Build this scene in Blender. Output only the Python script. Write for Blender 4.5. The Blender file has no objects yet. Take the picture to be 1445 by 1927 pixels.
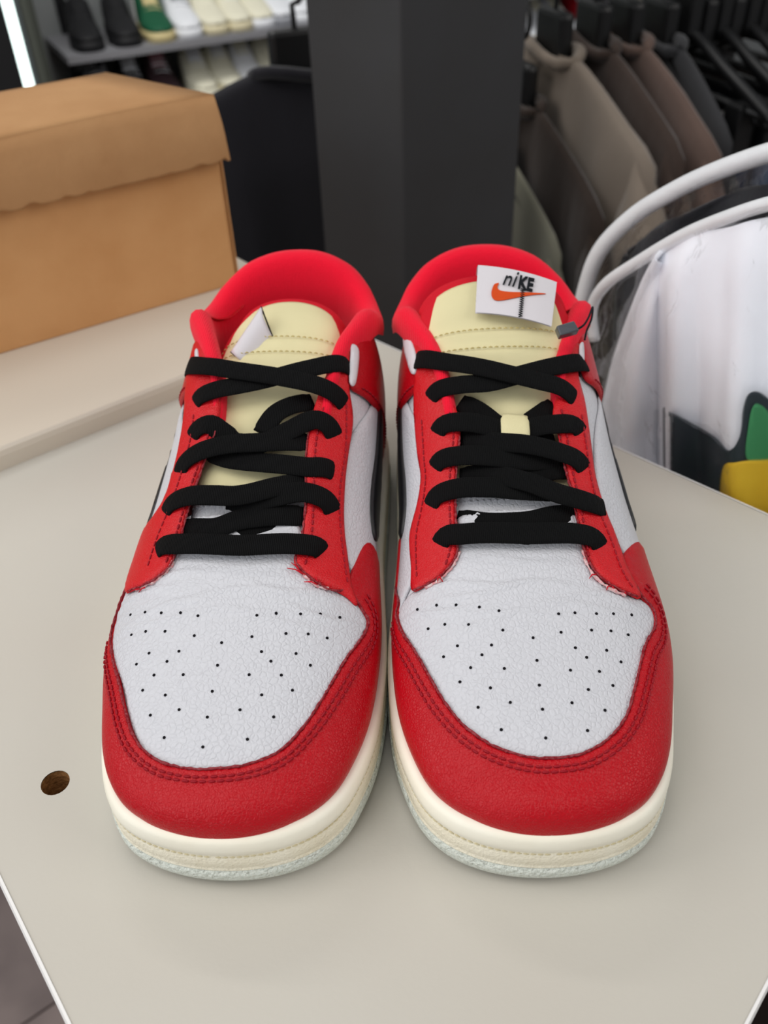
import bpy, bmesh, math, random
import numpy as np
from mathutils import Vector, Matrix
from mathutils.geometry import delaunay_2d_cdt
from mathutils.bvhtree import BVHTree

scn = bpy.context.scene
COL = scn.collection
random.seed(7); rng = np.random.RandomState(5)

# ---------------------------------------------------------------- camera
F_PX, CX, CY, CAM_H = 1650.0, 722.5, 963.5, 0.30
_d = np.array([83.0, -1997.0, -F_PX]); _d /= np.linalg.norm(_d)      # world down seen by the camera
_up = -_d
_f = np.array([0, 0, -1.0]); _Y = _f - _up * _f.dot(_up); _Y /= np.linalg.norm(_Y)
_X = np.cross(_Y, _up)
R = np.array([_X, _Y, _up]); CAM = np.array([0, 0, CAM_H])
cd = bpy.data.cameras.new('camera'); cam = bpy.data.objects.new('camera', cd); COL.objects.link(cam)
cd.sensor_fit = 'VERTICAL'; cd.sensor_height = 36.0; cd.sensor_width = 27.0
cd.lens = F_PX / 1927.0 * 36.0
cam.matrix_world = Matrix([[*R[0], 0.0], [*R[1], 0.0], [*R[2], CAM_H], [0, 0, 0, 1]])
cd.clip_start = 0.02; cd.clip_end = 50
cd.dof.use_dof = True; cd.dof.focus_distance = 0.335; cd.dof.aperture_fstop = 10.5
scn.camera = cam

def onz(px, py, z):
    r = R @ np.array([(px - CX) / F_PX, -(py - CY) / F_PX, -1.0]); t = (z - CAM_H) / r[2]
    return Vector(CAM + r * t)
def ony(px, py, y):
    r = R @ np.array([(px - CX) / F_PX, -(py - CY) / F_PX, -1.0]); t = y / r[1]
    return Vector(CAM + r * t)

# ---------------------------------------------------------------- light
w = bpy.data.worlds.new('world'); scn.world = w; w.use_nodes = True
w.node_tree.nodes['Background'].inputs[0].default_value = (0.93, 0.96, 1.0, 1)
w.node_tree.nodes['Background'].inputs[1].default_value = 0.36
def area(name, loc, target, size, power, color=(1, 1, 1), sy=None):
    l = bpy.data.lights.new(name, 'AREA'); l.energy = power; l.color = color
    l.shape = 'RECTANGLE'; l.size = size; l.size_y = sy or size
    o = bpy.data.objects.new(name, l); COL.objects.link(o); o.location = loc
    o.rotation_euler = (Vector(target) - Vector(loc)).to_track_quat('-Z', 'Y').to_euler()
    return o
area('ceiling_lamp', (-0.5, 0.1, 1.9), (0, 0.3, 0), 1.5, 15.5, (1.0, 0.985, 0.96))
area('front_left_fill', (-1.7, -1.5, 1.1), (0, 0.4, 0), 1.4, 20, (0.95, 0.975, 1.0))  # added frontal fill from the left, no window behind it
area('left_fill', (-1.5, .25, 1.1), (0.1, .9, 0.1), .8, 9, (1.0, 0.97, 0.93))  # added to lift the pillar's left face and the box, no fixture there
area('shelf_wall_fill', (-0.7, 1.9, 1.7), (-0.5, 3.0, -0.2), 1.4, 30, (1.0, 0.98, 0.95), 0.4)
area('right_fill', (1.5, -.2, 1.2), (0.2, .40, 0), 1.0, 10, (1.0, .95, .88))  # warm fill added to brighten the table's right side and the t-shirt
scn.view_settings.view_transform = 'Standard'; scn.view_settings.look = 'None'
scn.view_settings.exposure = -0.08; scn.view_settings.gamma = 1.0
scn.view_settings.use_curve_mapping = False

# ---------------------------------------------------------------- materials
MATS = {}
def srgb(c): return tuple(((x / 255) / 12.92 if x / 255 <= .04045 else ((x / 255 + .055) / 1.055) ** 2.4) for x in c)
def mat(name, rgb, rough=0.5, spec=0.5, bump=None, var=None, metal=0.0, sheen=0.0, alpha=1.0, trans=0.0, coat=0.0, emit=None, sss=0.0):
    """bump: list of (kind, scale, strength_mm, stretch); var: (scale, amount, rgb2)"""
    if name in MATS: return MATS[name]
    m = bpy.data.materials.new(name); m.use_nodes = True; nt = m.node_tree; N = nt.nodes; L = nt.links
    p = N['Principled BSDF']; c = (*srgb(rgb), 1)
    p.inputs['Base Color'].default_value = c; p.inputs['Roughness'].default_value = rough
    p.inputs['Specular IOR Level'].default_value = spec; p.inputs['Metallic'].default_value = metal
    p.inputs['Sheen Weight'].default_value = sheen; p.inputs['Alpha'].default_value = alpha
    p.inputs['Transmission Weight'].default_value = trans; p.inputs['Coat Weight'].default_value = coat
    if sss:
        p.inputs['Subsurface Weight'].default_value = sss; p.inputs['Subsurface Scale'].default_value = 0.004
    if emit:
        p.inputs['Emission Color'].default_value = (*srgb(rgb), 1); p.inputs['Emission Strength'].default_value = emit
    tc = N.new('ShaderNodeTexCoord')
    if var:
        nz = N.new('ShaderNodeTexNoise'); nz.inputs['Scale'].default_value = var[0]; nz.inputs['Detail'].default_value = 5
        L.new(tc.outputs['Object'], nz.inputs['Vector'])
        mx = N.new('ShaderNodeMix'); mx.data_type = 'RGBA'
        rp = N.new('ShaderNodeMapRange'); rp.inputs[1].default_value = .35; rp.inputs[2].default_value = .68; rp.inputs[4].default_value = var[1]
        L.new(nz.outputs['Fac'], rp.inputs[0]); L.new(rp.outputs[0], mx.inputs['Factor'])
        mx.inputs['A'].default_value = c; mx.inputs['B'].default_value = (*srgb(var[2]), 1)
        L.new(mx.outputs['Result'], p.inputs['Base Color'])
    prev = None
    for b in (bump or []):
        kind, sc, st = b[:3]; stretch = b[3] if len(b) > 3 else (1, 1, 1)
        mp = N.new('ShaderNodeMapping'); mp.inputs['Scale'].default_value = stretch
        L.new(tc.outputs['Object'], mp.inputs['Vector'])
        if kind == 'voronoi':
            wz = N.new('ShaderNodeTexNoise'); wz.inputs['Scale'].default_value = sc * .6
            L.new(mp.outputs[0], wz.inputs['Vector'])
            ad = N.new('ShaderNodeMix'); ad.data_type = 'VECTOR'; ad.inputs['Factor'].default_value = .9 / sc
            L.new(mp.outputs[0], ad.inputs['A']); L.new(wz.outputs['Color'], ad.inputs['B'])
            t = N.new('ShaderNodeTexVoronoi'); t.feature = 'DISTANCE_TO_EDGE'; t.inputs['Scale'].default_value = sc
            L.new(ad.outputs['Result'], t.inputs['Vector'])
            cr = N.new('ShaderNodeMapRange'); cr.inputs[2].default_value = .22; cr.clamp = True
            L.new(t.outputs['Distance'], cr.inputs[0]); out = cr.outputs[0]
        elif kind == 'noise':
            t = N.new('ShaderNodeTexNoise'); t.inputs['Scale'].default_value = sc; t.inputs['Detail'].default_value = 4
            L.new(mp.outputs[0], t.inputs['Vector']); out = t.outputs['Fac']
        elif kind == 'wave':
            t = N.new('ShaderNodeTexWave'); t.inputs['Scale'].default_value = sc; t.inputs['Distortion'].default_value = b[4] if len(b) > 4 else 0
            t.wave_profile = 'SIN'; t.inputs['Detail'].default_value = 1
            L.new(mp.outputs[0], t.inputs['Vector']); out = t.outputs['Color']
        bp = N.new('ShaderNodeBump'); bp.inputs['Strength'].default_value = 1.0; bp.inputs['Distance'].default_value = st / 1000
        L.new(out, bp.inputs['Height'])
        if prev: L.new(prev.outputs[0], bp.inputs['Normal'])
        prev = bp
    if prev: L.new(prev.outputs[0], p.inputs['Normal'])
    MATS[name] = m
    return m

RED = mat('red_leather', (182, 6, 22), .36, .27, [('voronoi', 900, .10), ('noise', 90, .5), ('noise', 520, .28)])
RED2 = mat('red_leather_eyestay', (200, 16, 26), .42, .34, [('voronoi', 900, .09), ('noise', 160, .5)])
WHT = mat('white_leather', (203, 203, 208), .44, .4, [('voronoi', 500, .15), ('noise', 60, .4), ('noise', 420, .12)])
FLEECE = mat('red_fleece', (236, 22, 50), .95, .1, [('noise', 1400, .35), ('wave', 330, .12, (1, 1, 1), 2)], sheen=.12)
REDSATIN = mat('red_trim_fabric', (205, 22, 40), .8, .2, [('wave', 700, .1)])
CREAM = mat('cream_nylon', (236, 226, 178), .62, .35, [('wave', 900, .05, (1, .7, .7)), ('wave', 900, .05, (-1, .7, .7)), ('noise', 45, .8)])
THREADR = mat('red_thread', (150, 4, 26), .6, .3)
THREADC = mat('cream_thread', (196, 178, 118), .7, .2)
THREADW = mat('grey_thread', (176, 176, 182), .7, .2)
RAW = mat('raw_edge_seam_shadow', (128, 26, 36), .95, .1, [('noise', 1500, .5)], var=(900, .6, (176, 96, 100)))  # cut leather edge, with the seam's shadow line put into its colour
RAWW = mat('pale_raw_edge', (225, 205, 203), .95, .1, [('noise', 1500, .5)], var=(700, .8, (220, 90, 100)))
LACE = mat('black_lace', (9, 9, 11), .85, .18, [('wave', 420, .28, (1, .8, 1), .5), ('wave', 420, .28, (-1, .8, 1), .5)])
BLACK = mat('black_leather', (22, 22, 24), .4, .5)
SOLEC = mat('cream_midsole', (250, 245, 228), .5, .4, [('noise', 300, .12)], var=(30, .5, (240, 230, 206)))
SOLET = mat('cream_textured_foxing', (248, 241, 220), .6, .3, [('noise', 900, .7)], var=(60, .5, (234, 222, 192)))
OUTS = mat('pale_grey_green_outsole', (234, 238, 228), .5, .4, [('noise', 620, 2.2)], var=(700, .5, (192, 200, 188)))
SATIN = mat('white_satin_label', (214, 209, 213), .5, .4, [('wave', 900, .06)])
ORANGE = mat('orange_stitching', (232, 84, 30), .7, .2, [('wave', 1100, .15)])
INK = mat('black_embroidery', (14, 18, 24), .7, .2)
HOLESHADE = mat('perforation_shade', (38, 36, 40), .95, .05)  # dark discs in place of vamp holes, the shade inside is painted
DARK = mat('dark_inside', (28, 20, 20), .9, .1)
TABLE = mat('beige_laminate', (196, 192, 182), .42, .33, [('noise', 500, .06)], var=(6, .5, (191, 184, 173)))
TEDGE = mat('white_edge_band', (236, 234, 232), .35, .5)
BOARD = mat('off_white_board', (214, 205, 190), .38, .4, [('noise', 400, .05)])
CHIP = mat('particle_board', (160, 116, 72), .95, .1, [('noise', 900, 1.0)], var=(500, .9, (104, 70, 38)))
KRAFT = mat('kraft_cardboard', (206, 156, 106), .85, .15, [('noise', 300, .15)], var=(22, .7, (192, 140, 90)))
KRAFTL = mat('kraft_cardboard_lid', (180, 138, 96), .85, .15, [('noise', 260, .2)], var=(25, .7, (168, 125, 84)))

# ---------------------------------------------------------------- mesh helpers
def mesh_obj(name, verts, faces, m, parent=None, smooth=True, flip=False):
    me = bpy.data.meshes.new(name)
    if flip: faces = [tuple(reversed(f)) for f in faces]
    me.from_pydata([tuple(map(float, v)) for v in verts], [], faces)
    me.materials.append(m)
    if smooth: me.polygons.foreach_set('use_smooth', [True] * len(me.polygons))
    me.update()
    o = bpy.data.objects.new(name, me); COL.objects.link(o)
    if parent is not None: o.parent = parent
    return o
def fix_normals(o):
    bm = bmesh.new(); bm.from_mesh(o.data); bmesh.ops.recalc_face_normals(bm, faces=bm.faces); bm.to_mesh(o.data); bm.free()
def tag(o, label=None, cat=None, group=None, kind=None):
    if label: o['label'] = label
    if cat: o['category'] = cat
    if group: o['group'] = group
    if kind: o['kind'] = kind
    return o
def empty(name, loc=(0, 0, 0), rz=0.0):
    o = bpy.data.objects.new(name, None); COL.objects.link(o); o.location = loc; o.rotation_euler = (0, 0, rz)
    o.empty_display_size = .02
    return o
def catmull(P, n=8, closed=False):
    P = [np.array(p, float) for p in P]; out = []; m = len(P)
    rngi = range(m if closed else m - 1)
    for i in rngi:
        if closed: a, b, c, d = P[i - 1], P[i], P[(i + 1) % m], P[(i + 2) % m]
        else: a, b, c, d = P[max(i - 1, 0)], P[i], P[i + 1], P[min(i + 2, m - 1)]
        for k in range(n):
            t = k / n
            out.append(.5 * ((2 * b) + (c - a) * t + (2 * a - 5 * b + 4 * c - d) * t * t + (3 * b - 3 * c + d - a) * t ** 3))
    if not closed: out.append(P[-1])
    return np.array(out)
def resample(P, step=None, n=None, closed=False):
    P = np.asarray(P, float)
    if closed: P = np.vstack([P, P[:1]])
    d = np.r_[0, np.cumsum(np.linalg.norm(np.diff(P, axis=0), axis=1))]
    if n is None: n = max(2, int(round(d[-1] / step)) + 1)
    t = np.linspace(0, d[-1], n)
    Q = np.stack([np.interp(t, d, P[:, k]) for k in range(P.shape[1])], 1)
    return Q[:-1] if closed else Q
def tube(path, r, seg=8, closed=False, cap=True):
    """verts, faces of a tube along path (N,3); r scalar or list"""
    P = np.asarray(path, float); n = len(P)
    rr = np.full(n, r, float) if np.isscalar(r) else np.asarray(r, float)
    T = np.gradient(P, axis=0) if not closed else np.roll(P, -1, 0) - np.roll(P, 1, 0)
    T /= np.linalg.norm(T, axis=1)[:, None] + 1e-12
    u = np.cross(T[0], [0, 0, 1.0]);
    if np.linalg.norm(u) < 1e-3: u = np.cross(T[0], [1.0, 0, 0])
    u /= np.linalg.norm(u); V = []; Fc = []
    for i in range(n):
        u = u - T[i] * u.dot(T[i]); u /= np.linalg.norm(u) + 1e-12; v = np.cross(T[i], u)
        for k in range(seg):
            a = 2 * math.pi * k / seg; V.append(P[i] + rr[i] * (math.cos(a) * u + math.sin(a) * v))
    for i in range(n if closed else n - 1):
        j = (i + 1) % n
        for k in range(seg):
            l = (k + 1) % seg; Fc.append((i * seg + k, i * seg + l, j * seg + l, j * seg + k))
    if cap and not closed:
        Fc.append(tuple(range(seg))[::-1]); Fc.append(tuple((n - 1) * seg + k for k in range(seg)))
    return V, Fc
def merge(parts):
    V = []; Fc = []
    for v, f in parts:
        o = len(V); V += [tuple(x) for x in v]; Fc += [tuple(i + o for i in g) for g in f]
    return V, Fc
def box_vf(x0, x1, y0, y1, z0, z1):
    V = [(x0, y0, z0), (x1, y0, z0), (x1, y1, z0), (x0, y1, z0), (x0, y0, z1), (x1, y0, z1), (x1, y1, z1), (x0, y1, z1)]
    Fc = [(3, 2, 1, 0), (4, 5, 6, 7), (0, 1, 5, 4), (1, 2, 6, 5), (2, 3, 7, 6), (3, 0, 4, 7)]
    return V, Fc
def bevel(o, w=.001, seg=2, ang=.6):
    b = o.modifiers.new('bevel', 'BEVEL'); b.width = w; b.segments = seg; b.limit_method = 'ANGLE'; b.angle_limit = ang
    return o

# ================================================================ SNEAKERS
LEN = 0.295
OUT = np.array([(0, 0, 0), (.0015, 15, 15), (.005, 26, 26.5), (.010, 34.5, 35), (.018, 42, 42), (.03, 47.5, 48), (.047, 52, 53),
    (.07, 54, 58.5), (.09, 54, 60.5), (.12, 51.5, 59.5), (.15, 49, 56.5), (.18, 48.5, 54), (.21, 48, 53), (.24, 46.5, 51), (.265, 40, 42.5),
    (.28, 32, 32.5), (.29, 18.5, 19), (.295, 0, 0)])
def s_of(y): return 2 / math.pi * np.arcsin(np.sqrt(np.clip(np.asarray(y, float) / LEN, 0, 1)))
def y_of(s): return LEN * np.sin(np.clip(s, 0, 1) * math.pi / 2) ** 2
def hermite(xs, ys):
    xs = np.asarray(xs, float); ys = np.asarray(ys, float)
    d = np.diff(ys) / np.diff(xs); m = np.r_[d[0], (d[:-1] + d[1:]) / 2, d[-1]]
    def f(x):
        x = np.clip(x, xs[0], xs[-1]); i = np.clip(np.searchsorted(xs, x) - 1, 0, len(xs) - 2)
        h = xs[i + 1] - xs[i]; t = (x - xs[i]) / h
        return (2 * t ** 3 - 3 * t ** 2 + 1) * ys[i] + (t ** 3 - 2 * t ** 2 + t) * h * m[i] + (-2 * t ** 3 + 3 * t ** 2) * ys[i + 1] + (t ** 3 - t ** 2) * h * m[i + 1]
    return f
_so = s_of(OUT[:, 0])
OM = hermite(_so, OUT[:, 1] / 1000); OL = hermite(_so, OUT[:, 2] / 1000)
ZT = [(0, 0.0), (0.002, 0.00733), (0.006, 0.0105), (0.012, 0.012), (0.023, 0.0165), (0.04, 0.0205), (0.06, 0.0245), (0.08, 0.029), (0.105, 0.0345), (0.125, 0.042), (0.144, 0.0495), (0.17, 0.06), (0.195, 0.0695), (0.222, 0.077), (0.238, 0.08), (0.25, 0.0745), (0.262, 0.0705), (0.272, 0.072), (0.284, 0.0795), (0.291, 0.084), (0.295, 0.0855)]
ZTf = hermite(s_of([a for a, b in ZT]), [b for a, b in ZT])
EXP = hermite(s_of([0, .03, .09, .12, .144, .17, .195, .22, .26, .295]), [2.4, 2.5, 2.7, 2.7, 3.0, 3.6, 4.4, 5, 5, 5])
Z0 = .0275
MS, MV = .30, .075           # metric scale of (s, v) for meshing
def surf(s, v, off=0.0):
    """upper of the sneaker, local frame: x medial +, y from toe to heel, z up"""
    s = np.clip(np.asarray(s, float), .004, .996); v = np.asarray(v, float)
    def raw(s, v):
        v = np.clip(v, -1.12, 1.12)
        w = np.where(v > 0, OM(s), OL(s)); led = np.where(v > 0, .0052, .0046)
        w = w - led * np.minimum(1, w / .03)
        y = .0042 + y_of(s) * (LEN - .0080) / LEN
        n = EXP(s); a = v * math.pi / 2; sa = np.sin(a); ca = np.cos(a)
        r = (np.abs(sa) ** n + np.abs(ca) ** n) ** (-1 / n)
        zf = r * ca
        bul = .0022 * np.sin(np.clip(zf / .8, 0, 1) * math.pi) * np.minimum(1, w / .04)
        x = w * r * sa + np.sign(v) * bul * np.abs(sa)
        z = Z0 + ZTf(s) * zf
        # the instep ridge is crowned
        cr = np.clip((y - .03) / .1, 0, 1)
        z = z + .0030 * cr * np.exp(-(v / .42) ** 2)
        return np.stack(np.broadcast_arrays(x, y, z), -1)
    P = raw(s, v); e = 1e-3
    du = raw(np.clip(s + e, .004, .996), v) - raw(np.clip(s - e, .004, .996), v); dv = raw(s, v + e) - raw(s, v - e)
    N = np.cross(dv, du); N /= np.linalg.norm(N, axis=-1)[..., None] + 1e-12
    C0 = np.stack(np.broadcast_arrays(0 * P[..., 0], np.clip(P[..., 1], .03, .26), 0 * P[..., 0] + .02), -1)
    sg = np.sign(np.sum(N * (P - C0), -1)); N = N * np.where(sg == 0, 1, sg)[..., None]
    return P + N * np.asarray(off)[..., None] if np.ndim(off) else P + N * off

class Shoe:
    def __init__(self, name, tip, heel, m):
        self.m = m                               # +1: medial side is +x
        tip = np.array(tip, float); heel = np.array(heel, float)
        d = heel - tip; self.rz = math.atan2(-d[0], d[1]); self.tip = tip
        self.root = empty(name, (tip[0], tip[1], 0), self.rz)
        c, s = math.cos(self.rz), math.sin(self.rz); self.Rz = np.array([[c, -s, 0], [s, c, 0], [0, 0, 1]])
        self.T = np.array([tip[0], tip[1], 0])
        gs, gv = np.meshgrid(np.linspace(.01, .99, 150), np.linspace(-1, 1, 121), indexing='ij')
        self.gs, self.gv = gs.ravel(), gv.ravel()
        P = surf(self.gs, self.gv); N = surf(self.gs, self.gv, .001) - P
        W = self.world(P); NW = (self.flipx(N)) @ self.Rz.T
        self.gp = self.project(W); self.face = np.sum(NW * (CAM - W), 1) > 0
    def flipx(self, P): return P * np.array([self.m, 1, 1])
    def world(self, P): return self.flipx(P) @ self.Rz.T + self.T
    def project(self, W):
        c = (W - CAM) @ R
        return np.stack([CX + F_PX * c[..., 0] / -c[..., 2], CY - F_PX * c[..., 1] / -c[..., 2]], -1)
    def inv(self, px, py, off=0.0):
        d = np.sum((self.gp - [px, py]) ** 2, 1) + np.where(self.face, 0, 400)
        i = int(np.argmin(d)); s, v = self.gs[i], self.gv[i]; best = (s, v); e = 2e-3
        for _ in range(6):
            q = self.project(self.world(surf(np.array([s, s + e, s]), np.array([v, v, v + e]), off)))
            J = np.stack([(q[1] - q[0]) / e, (q[2] - q[0]) / e], 1); r = np.array([px, py]) - q[0]
            ds = np.linalg.lstsq(J, r, rcond=1e-2)[0]; ds = np.clip(ds, -.05, .05)
            s = float(np.clip(s + ds[0], .004, .996)); v = float(np.clip(v + ds[1], -1.05, 1.05))
        q = self.project(self.world(surf(np.array([s]), np.array([v]), off)))[0]
        if np.linalg.norm(q - [px, py]) < max(3, math.sqrt(d[i]) + 1): best = (s, v)
        return best
    def pts(self, lst, off=0.0):
        """list of (px,py) pixels or ('u', y, v) surface points -> (s,v)"""
        out = []
        for p in lst:
            if p[0] == 'u': out.append((float(s_of(p[1])), p[2] ))
            else: out.append(self.inv(p[0], p[1], off))
        return np.array(out)
    def local(self, P): return self.flipx(np.asarray(P))
    def obj(self, name, V, Fc, m, parent=None, **k):
        o = mesh_obj(name, self.local(V), Fc, m, parent or self.root, flip=self.m < 0, **k)
        return o
    # ---- a leather panel lying on the upper
    def patch(self, name, lst, m, off, th, step=1.6, parent=None, n=6, smooth_closed=True, sv=None, skirt=True, relief=None):
        q = sv if sv is not None else self.pts(lst, off)
        b = q * [MS, MV]
        b = catmull(b, n, True) if smooth_closed else b
        b = resample(b, step * .8 / 1000, closed=True)
        x0, y0 = b.min(0); x1, y1 = b.max(0); st = step / 1000
        gx, gy = np.meshgrid(np.arange(x0 + st / 2, x1, st), np.arange(y0 + st / 2, y1, st * .9))
        gx = gx + (np.arange(gx.shape[0]) % 2)[:, None] * st / 2
        G = np.stack([gx.ravel(), gy.ravel()], 1)
        G = G[self.inside(G, b)]
        db = np.min(np.linalg.norm(G[:, None, :] - b[None, :, :], axis=2), 1) if len(G) < 9000 else self.dist(G, b)
        keep = db > st * .45; G, db = G[keep], db[keep]
        allp = np.vstack([b, G]); nb = len(b)
        r = delaunay_2d_cdt([Vector(p) for p in allp], [(i, (i + 1) % nb) for i in range(nb)], [], 1, 1e-7)
        vv = np.array([tuple(p) for p in r[0]]); fc = [tuple(f) for f in r[2]]
        isb = np.array([any(o < nb for o in og) for og in r[3]])
        dd = np.full(len(vv), 1.0)
        dd[:] = self.dist(vv, b)
        h = off + th * (1 - .55 * np.clip(1 - dd / .0014, 0, 1) ** 2)
        if relief is not None: h = h + relief(y_of(vv[:, 0] / MS), vv[:, 1] / MV) * np.clip(dd / .004, 0, 1)
        P = surf(vv[:, 0] / MS, vv[:, 1] / MV, h)
        V = list(P)
        fo = []
        for f in fc:
            a, bb, c = P[f[0]], P[f[1]], P[f[2]]
            nrm = np.cross(bb - a, c - a); cen = (a + bb + c) / 3; ref = cen - np.array([0, np.clip(cen[1], .03, .26), .02])
            fo.append(f if nrm.dot(ref) > 0 else tuple(reversed(f)))
        if skirt:
            ed = {}
            for f in fo:
                for i in range(len(f)):
                    e = (f[i], f[(i + 1) % len(f)])
                    if (e[1], e[0]) in ed: del ed[(e[1], e[0])]
                    else: ed[e] = 1
            low = {}
            for (a, c) in ed:
                for k in (a, c):
                    if k not in low:
                        low[k] = len(V); V.append(surf(vv[k, 0] / MS, vv[k, 1] / MV, off - .0004))
            for (a, c) in ed: fo.append((c, a, low[a], low[c]))
        return self.obj(name, V, fo, m, parent)
    @staticmethod
    def inside(G, b):
        x, y = G[:, 0], G[:, 1]; c = np.zeros(len(G), bool); j = len(b) - 1
        for i in range(len(b)):
            xi, yi = b[i]; xj, yj = b[j]
            if yi != yj:
                t = ((yi > y) != (yj > y)) & (x < (xj - xi) * (y - yi) / (yj - yi) + xi); c ^= t
            j = i
        return c
    @staticmethod
    def dist(G, b):
        out = np.empty(len(G))
        for i in range(0, len(G), 4000):
            out[i:i + 4000] = np.sqrt(np.min(np.sum((G[i:i + 4000, None, :] - b[None]) ** 2, 2), 1))
        return out
    # ---- stitches along a line on the upper
    def stitches(self, name, lst, m, off, pitch=.0031, r=.00042, parent=None, sv=None, inset=0.0, ln=.78):
        q = sv if sv is not None else self.pts(lst, off)
        b = catmull(q * [MS, MV], 10)
        if inset:
            t = np.gradient(b, axis=0); t /= np.linalg.norm(t, axis=1)[:, None]; b = b + np.stack([-t[:, 1], t[:, 0]], 1) * inset
        P = resample(surf(b[:, 0] / MS, b[:, 1] / MV, off), .0003)
        k = pitch / .0003; parts = []; i = 0.0
        while i + k * ln < len(P):
            a, mid, c = P[int(i)], P[int(i + k * ln / 2)], P[int(i + k * ln)]
            parts.append(tube([a, a * .85 + c * .15 + (mid - (a + c) / 2) , mid, c * .85 + a * .15 + (mid - (a + c) / 2), c], [r * .5, r, r * 1.15, r, r * .5], 5)); i += k
        V, Fc = merge(parts)
        o = self.obj(name, V, Fc, m, parent); o['kind'] = 'stuff'
        return o
    def line(self, name, lst, m, off, r, parent=None, wob=0.0, seg=7, closed=False, sv=None):
        q = sv if sv is not None else self.pts(lst, off)
        b = catmull(q * [MS, MV], 8, closed)
        P = resample(surf(b[:, 0] / MS, b[:, 1] / MV, off), .0012)
        rr = np.full(len(P), r)
        if wob:
            rr = rr * (1 + wob * rng.uniform(-1, 1, len(P))); P = P + rng.normal(0, wob * r * .5, P.shape)
        V, Fc = tube(P, rr, seg)
        return self.obj(name, V, Fc, m, parent)
    # ---- flat woven lace strip; pts = (px, py, height above the upper in mm)
    def lace(self, lst, width=.0096, parent=None, name='lace', m=None):
        C = []
        for p in lst:
            o = p[2] / 1000
            if p[0] == 'u': C.append((float(s_of(p[1])) * MS, p[3] * MV, o)); continue
            s, v = self.inv(p[0], p[1], o); C.append((s * MS, v * MV, o))
        Q = catmull(C, 12)
        A = surf(Q[:, 0] / MS, Q[:, 1] / MV, Q[:, 2]); B = surf(Q[:, 0] / MS, Q[:, 1] / MV, Q[:, 2] + .001) - A
        AB = resample(np.hstack([A, B * .001]), .0016); P = AB[:, :3]; Up = AB[:, 3:] * 1e6; n = len(P)
        for _ in range(3): Up[1:-1] = (Up[:-2] + Up[1:-1] + Up[2:]) / 3
        T = np.gradient(P, axis=0); T /= np.linalg.norm(T, axis=1)[:, None]
        V = []; Fc = []
        prof = [(-1, 0), (-.93, .55), (-.6, .9), (0, 1), (.6, .9), (.93, .55), (1, 0), (.93, -.55), (.5, -.9), (-.5, -.9), (-.93, -.55)]
        K = len(prof)
        for i in range(n):
            up = Up[i]; t = T[i]; b = np.cross(t, up); b /= np.linalg.norm(b); u2 = np.cross(b, t)
            e = min(i, n - 1 - i); ww = width / 2 * (1 if e > 1 else .9)
            for a, c in prof: V.append(P[i] + b * a * ww + u2 * c * .00085)
        for i in range(n - 1):
            for k in range(K):
                l = (k + 1) % K; Fc.append((i * K + k, i * K + l, (i + 1) * K + l, (i + 1) * K + k))
        Fc.append(tuple(range(K))); Fc.append(tuple((n - 1) * K + k for k in range(K))[::-1])
        o = self.obj(name, V, Fc, m or LACE, parent)
        fix_normals(o)
        return o

def build_sole(S):
    ss = np.linspace(0, 1, 150)
    Mx = np.stack([OM(ss), y_of(ss)], 1); Lx = np.stack([-OL(ss), y_of(ss)], 1)
    loop = resample(np.vstack([Mx, Lx[::-1][1:-1]]), .0018, closed=True); n = len(loop)
    t = np.roll(loop, -1, 0) - np.roll(loop, 1, 0); t /= np.linalg.norm(t, axis=1)[:, None]
    nr = np.stack([t[:, 1], -t[:, 0]], 1)
    if np.sum(nr[:, 0] * loop[:, 0]) < 0: nr = -nr
    def band(name, rows, m, bottom=False, top=False, parent=None):
        V = []; Fc = []
        for (o, z) in rows:
            for i in range(n):
                q = loop[i] + nr[i] * o / 1000
                rise = .0016 * np.clip(1 - loop[i][1] / .05, 0, 1) ** 2
                V.append((q[0], q[1], z / 1000 + rise * (1 if z < 8 else .5)))
        for r_ in range(len(rows) - 1):
            for i in range(n):
                j = (i + 1) % n; Fc.append((r_ * n + i, r_ * n + j, (r_ + 1) * n + j, (r_ + 1) * n + i))
        if bottom: Fc.append(tuple(range(n))[::-1])
        if top: Fc.append(tuple((len(rows) - 1) * n + i for i in range(n)))
        o = S.obj(name, V, Fc, m, parent); fix_normals(o); return o
    out = band('outsole', [(-4.5, 0), (-2.0, .4), (-.4, 2.6), (.5, 5.5), (.6, 9.4), (-.3, 10.6)], OUTS, bottom=True)
    band('foxing_groove', [(-1.2, 9.6), (-1.2, 24)], SOLEC)
    band('foxing_lower', [(-.9, 10.4), (0, 10.9), (.1, 11.5), (-.35, 12.1), (-.3, 12.6), (0, 13.2), (.1, 16), (-.2, 19), (-.8, 19.9), (-1.3, 20)], SOLET)
    band('midsole', [(-1.5, 19.8), (-.6, 20.1), (0, 21), (.0, 23.4), (-.5, 26), (-1.3, 27.3), (-2.5, 28), (-5.5, 28.2), (-8.5, 28.0)], SOLEC, top=True)
    # stitch thread lying in the groove over the toe
    P = [(loop[i] + nr[i] * -.00045) for i in range(n)]
    P = resample(np.array([(p[0], p[1], .01995) for p in P]), .0004, closed=True); parts = []
    i = 0
    while i < len(P) - 6:
        parts.append(tube([P[i], P[i + 3], P[i + 5]], [.0002, .00045, .0002], 5)); i += 6
    V, Fc = merge(parts); o = S.obj('sole_stitching', V, Fc, mat('sole_thread', (216, 204, 168), .7, .2)); o['kind'] = 'stuff'

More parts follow.
